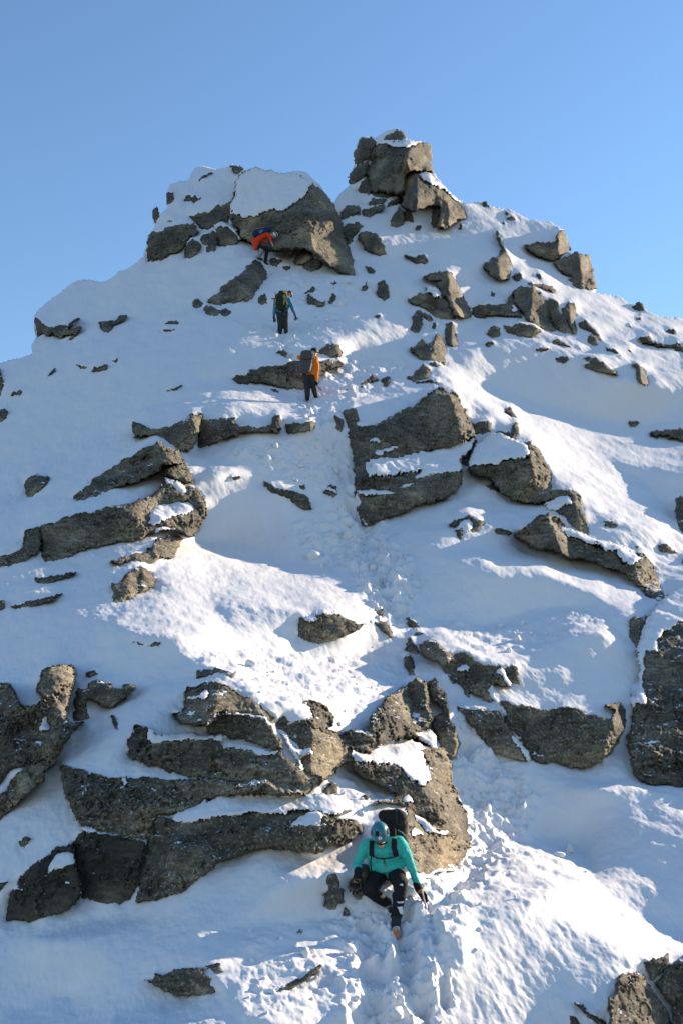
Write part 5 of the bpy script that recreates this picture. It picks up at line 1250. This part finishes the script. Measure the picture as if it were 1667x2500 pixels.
# ---------- standing climbers, built from the same kind of skeleton
def climber(fr, label, jackets, trous, boots, gloves, head, mats, vox=.016):
    body = Prim(); jc = Prim(); tr = Prim()
    for ch in jackets: jc.chain([(fr(*p_), r) for p_, r in ch]); body.chain([(fr(*p_), r*.72) for p_, r in ch])
    for ch in trous: tr.chain([(fr(*p_), r) for p_, r in ch]); body.chain([(fr(*p_), r*.72) for p_, r in ch])
    c, up, fw, neck = head
    head_prims(body, c, up, fw); body.cone(neck, .058, c-unit(up)*.06, .055)
    for ch, th, ext in gloves:
        body.chain([(fr(*p_), .03) for p_ in ch])
    p = fused('person', body, .011, SKIN, None, 2); tag(p, label, 'person', 'climbers on the ridge')
    fused('jacket', jc, vox, mats['jacket'], p, 3, .012, 7, 3)
    fused('trousers', tr, vox, mats['trousers'], p, 3, .012, 7, 4)
    for ch in boots:
        b = Prim().chain([(fr(*p_), r) for p_, r in ch]); fused('boot', b, .012, mats['boots'], p, 2)
    for ch, fingers, th in gloves:
        g = Prim().chain([(fr(*p_), .042-.004*k) for k, p_ in enumerate(ch)])
        for f_ in fingers: g.chain([(fr(*ch[-1]), .014)]+[(fr(*c2), .012) for c2 in f_])
        g.chain([(fr(*c2), .013) for c2 in th])
        fused('glove' if mats['gloves'] is not SKIN else 'hand', g, .006, mats['gloves'], p, 2)
    h_ = helmet_mesh('helmet', c+unit(up)*.02, up, fw, mats['helmet'], p)
    return p, h_

# orange climber, walking up with a grey pack
oz = min(depth_at('Y', 690, 1525), depth_at('Y', 900, 1470)); fo = Fr('Y', oz)
u = 1/ (fo.u)          # zone units per metre
jackets = [[((700, 900, .0), .15), ((720, 640, .02), .17), ((760, 560, .03), .15)], [((790, 900, .0), .14), ((860, 640, .0), .13), ((870, 560, .0), .13)],
 [((900, 570, .0), .085), ((925, 790, .03), .070), ((905, 960, .02), .060), ((898, 1080, .02), .052)], [((640, 560, .05), .085), ((490, 510, .08), .075), ((560, 560, -.15), .06)], [((560, 915, .04), .04), ((700, 915, .06), .08), ((840, 910, .02), .06)]]
trous = [[((640, 950, .02), .125), ((790, 950, .02), .12)], [((660, 980, .03), .125), ((690, 1240, .05), .105), ((692, 1440, .02), .085)], [((790, 980, .0), .12), ((850, 1230, .0), .10), ((885, 1400, -.02), .085)]]
boots = [[((692, 1430, .02), .08), ((690, 1500, .02), .075), ((700, 1512, -.12), .06)], [((885, 1390, -.02), .078), ((900, 1450, -.02), .07), ((925, 1452, -.14), .055)]]
gl_ = [([(898, 1075, .02), (905, 1125, .04)], [[(890, 1150, .06), (905, 1175, .07)], [(905, 1155, .06), (920, 1178, .07)], [(918, 1152, .06), (935, 1172, .06)], [(928, 1145, .05), (945, 1160, .05)]], [(915, 1110, .05), (945, 1125, .07), (955, 1140, .08)]),
       ([(560, 560, -.15), (620, 590, -.22)], [[(650, 600, -.25), (670, 610, -.24)], [(650, 615, -.25), (670, 630, -.24)], [(645, 628, -.25), (660, 645, -.24)], [(640, 640, -.24), (650, 655, -.23)]], [(600, 570, -.2), (630, 560, -.22)])]
hco = fo(855, 385, .0); hupo = UPV*.93+RGT*.12-OUT*.2; hfwo = unit(-OUT*.55+RGT*.8-UPV*.25)
po, ho = climber(fo, 'person in an orange jacket and black helmet standing by the long low slab', jackets, trous, boots, gl_, (hco, hupo, hfwo, fo(860, 520, .0)), dict(jacket=ORANGE, trousers=CHAR, boots=BLACKP, gloves=BLACK, helmet=HELB))
bk = Prim()
for x0, x1, y, r in ((625, 780, 400, .09), (600, 790, 520, .12), (580, 740, 700, .12), (580, 700, 830, .10)): bk.cone(fo(x0, y, .20), r, fo(x1, y, .17), r)
for x in (600, 680, 750): bk.cone(fo(x, 420, .20), .10, fo(x-40, 820, .20), .11)
pk = fused('backpack', bk, .016, GREYP, None, 4, .014, 5, 6); tag(pk, 'tall grey backpack worn by the climber in the orange jacket', 'backpack', 'backpacks on the climbers')
pbv = world_bvh(pk)
draped_strip('lid_seam', pbv, 'Y', [(560, 560), (650, 572), (740, 560), (840, 530)], 14, BLACKP, pk, .01)
draped_strip('lit_frame_edge', pbv, 'Y', [(840, 420), (800, 600), (770, 740), (735, 860)], 26, cloth('lit_edge_grey', (.35, .35, .34)), pk, .012)  # pale strip along the pack frame edge; its sunlight is put into the colour
ax2 = solid_part('ice_axe', Prim().cone(fo(885, 1150, .08), .014, fo(1030, 1300, .10), .014), BLACKP); tag(ax2, 'short black ice axe held low by the climber in orange', 'ice axe', 'ice axes')
solid_part('axe_head', Prim().cone(fo(880, 1170, .09), .012, fo(955, 1125, .09), .010), BLACKP, ax2)

# green-pack climber, seen from behind, head down
gz = min(depth_at('V', 625, 1300), depth_at('V', 770, 1320)); fg = Fr('V', gz)
jackets = [[((640, 840, .0), .15), ((640, 600, .02), .17), ((660, 470, .0), .16)], [((740, 840, .0), .14), ((770, 600, .0), .15), ((760, 480, .0), .15)],
 [((830, 500, .0), .10), ((915, 680, .03), .075), ((985, 860, .03), .058)], [((540, 520, .0), .10), ((505, 720, .03), .075), ((485, 880, .05), .06)]]
trous = [[((620, 830, .02), .135), ((760, 830, .02), .13)], [((620, 860, .02), .13), ((640, 1080, .04), .11), ((630, 1240, .0), .095)], [((765, 860, .0), .125), ((765, 1090, .03), .105), ((775, 1240, .0), .09)]]
boots = [[((630, 1230, .0), .085), ((625, 1285, .0), .08), ((630, 1290, -.12), .06)], [((775, 1230, .0), .082), ((775, 1300, .0), .075), ((780, 1305, -.12), .06)]]
gl_ = [([(985, 860, .03), (1000, 930, .03)], [[(975, 970, .05), (970, 995, .05)], [(990, 980, .05), (990, 1010, .05)], [(1008, 978, .05), (1012, 1005, .05)], [(1022, 965, .04), (1030, 985, .04)]], [(1025, 930, .05), (1060, 960, .06)]),
       ([(485, 880, .05), (482, 955, .06)], [[(470, 1000, .07), (480, 1040, .07)], [(490, 1010, .07), (505, 1050, .07)], [(508, 1005, .07), (525, 1040, .07)], [(520, 990, .06), (540, 1020, .06)]], [(515, 940, .07), (530, 975, .08)])]
hcg = fg(850, 385, -.12); hupg = UPV*.75-OUT*.55+RGT*.35; hfwg = unit(-OUT*.75-UPV*.6+RGT*.2)
pg, hg = climber(fg, 'person in a blue jacket and dark trousers trudging uphill under a dark green pack', jackets, trous, boots, gl_, (hcg, hupg, hfwg, fg(790, 470, -.03)), dict(jacket=BLUE, trousers=CHAR, boots=BLACKP, gloves=BLACK, helmet=HELB))
draped_patch('helmet_shell_panel', world_bvh(hg), 'V', [(810, 360), (850, 345), (900, 380), (905, 430), (860, 450), (815, 420)], RUST, hg, .008)
bk = Prim()
for x0, x1, y, r in ((650, 740, 350, .10), (600, 730, 440, .14), (600, 730, 600, .14), (620, 730, 700, .12)): bk.cone(fg(x0, y, .2), r, fg(x1, y, .18), r)
pk = fused('backpack', bk, .018, GREENP, None, 4, .016, 5, 7); tag(pk, 'dark green backpack with an orange shaft strapped to its left side', 'backpack', 'backpacks on the climbers')
pbv = world_bvh(pk)
draped_patch('pale_pocket', pbv, 'V', [(690, 400), (740, 380), (765, 440), (750, 540), (730, 640), (700, 600), (715, 500)], PALEG, pk, .012)
draped_strip('yellow_strap', pbv, 'V', [(700, 310), (740, 325), (780, 360)], 32, YEL, pk, .02, 6)
draped_strip('compression_strap', pbv, 'V', [(540, 640), (620, 660), (740, 650)], 12, BLACKP, pk, .01)
solid_part('strapped_shaft', Prim().cone(fg(512, 345, .2), .018, fg(532, 660, .22), .022), ORPL, pk)
solid_part('shaft_head', Prim().chain([(fg(425, 485, .2), .016), (fg(480, 478, .21), .022), (fg(520, 500, .21), .018)]), BLACKP, pk)
ax3 = solid_part('ice_axe', Prim().cone(fg(988, 960, .06), .014, fg(992, 1120, .05), .012), PINK); tag(ax3, 'pale-shafted ice axe hanging from the right hand of the climber in blue', 'ice axe', 'ice axes')
solid_part('axe_head', Prim().cone(fg(960, 965, .07), .012, fg(1055, 962, .07), .010), CHAR, ax3)

# red climber, bent over on the rocks under the summit block
rz = min(depth_at('X', 600, 1080), depth_at('X', 760, 1200), depth_at('X', 1010, 900))-.05; fr_ = Fr('X', rz)
jackets = [[((530, 730, .0), .16), ((640, 590, .05), .16), ((790, 520, .08), .15)], [((500, 640, -.05), .12), ((560, 790, .02), .15), ((530, 850, .02), .09)], [((840, 540, .12), .095), ((890, 610, .16), .075), ((905, 670, .18), .062)], [((760, 560, -.05), .085), ((740, 690, -.02), .075), ((780, 690, .05), .055)]]
trous = [[((570, 800, .0), .14), ((640, 820, .05), .13)], [((640, 830, .06), .125), ((800, 850, .15), .10), ((790, 1010, .10), .085), ((770, 1170, .08), .075)]]
boots = [[((770, 1160, .08), .075), ((760, 1205, .08), .06), ((820, 1225, .10), .05)], [((600, 1040, .02), .075), ((600, 1090, .02), .065), ((680, 1110, .06), .055)]]
gl_ = [([(905, 680, .18), (955, 790, .2), (1000, 862, .2)], [[(1010, 890, .2), (1020, 905, .2)], [(1020, 885, .2), (1035, 900, .2)], [(1028, 878, .2), (1045, 890, .2)], [(1032, 870, .2), (1050, 878, .2)]], [(985, 870, .21), (985, 900, .21)])]
hcr = fr_(990, 530, .15); hupr = UPV*.62+RGT*.76+OUT*.1; hfwr = unit(RGT*.6-UPV*.8+OUT*.15)
pr, hr = climber(fr_, 'person in a red jacket and white helmet bent over below the summit block', jackets, trous, boots, gl_, (hcr, hupr, hfwr, fr_(900, 520, .12)), dict(jacket=RED, trousers=BLACK, boots=CHAR, gloves=SKIN, helmet=HELW))
fused('gaiter', Prim().chain([(fr_(660, 860, .08), .11), (fr_(690, 900, .10), .095), (fr_(610, 1040, .05), .085)]), .014, GREYF, pr, 3)
draped_strip('helmet_stripe', world_bvh(hr), 'X', [(985, 455), (1030, 500), (1050, 560)], 22, NAVY, hr, .006, 10)
bk = Prim()
bk.cone(fr_(540, 500, .08), .17, fr_(690, 430, .10), .16).cone(fr_(640, 470, .1), .16, fr_(860, 400, .12), .13)
pk = fused('backpack', bk, .018, NAVY, None, 4, .014, 5, 8); tag(pk, 'navy blue backpack on the back of the climber in red', 'backpack', 'backpacks on the climbers')
pbv = world_bvh(pk)
draped_patch('pale_pocket', pbv, 'X', [(620, 430), (690, 390), (720, 420), (660, 500), (620, 490)], BLUE, pk, .012)
solid_part('strapped_shaft', Prim().cone(fr_(530, 378, .18), .014, fr_(740, 345, .2), .012), METAL, pk)
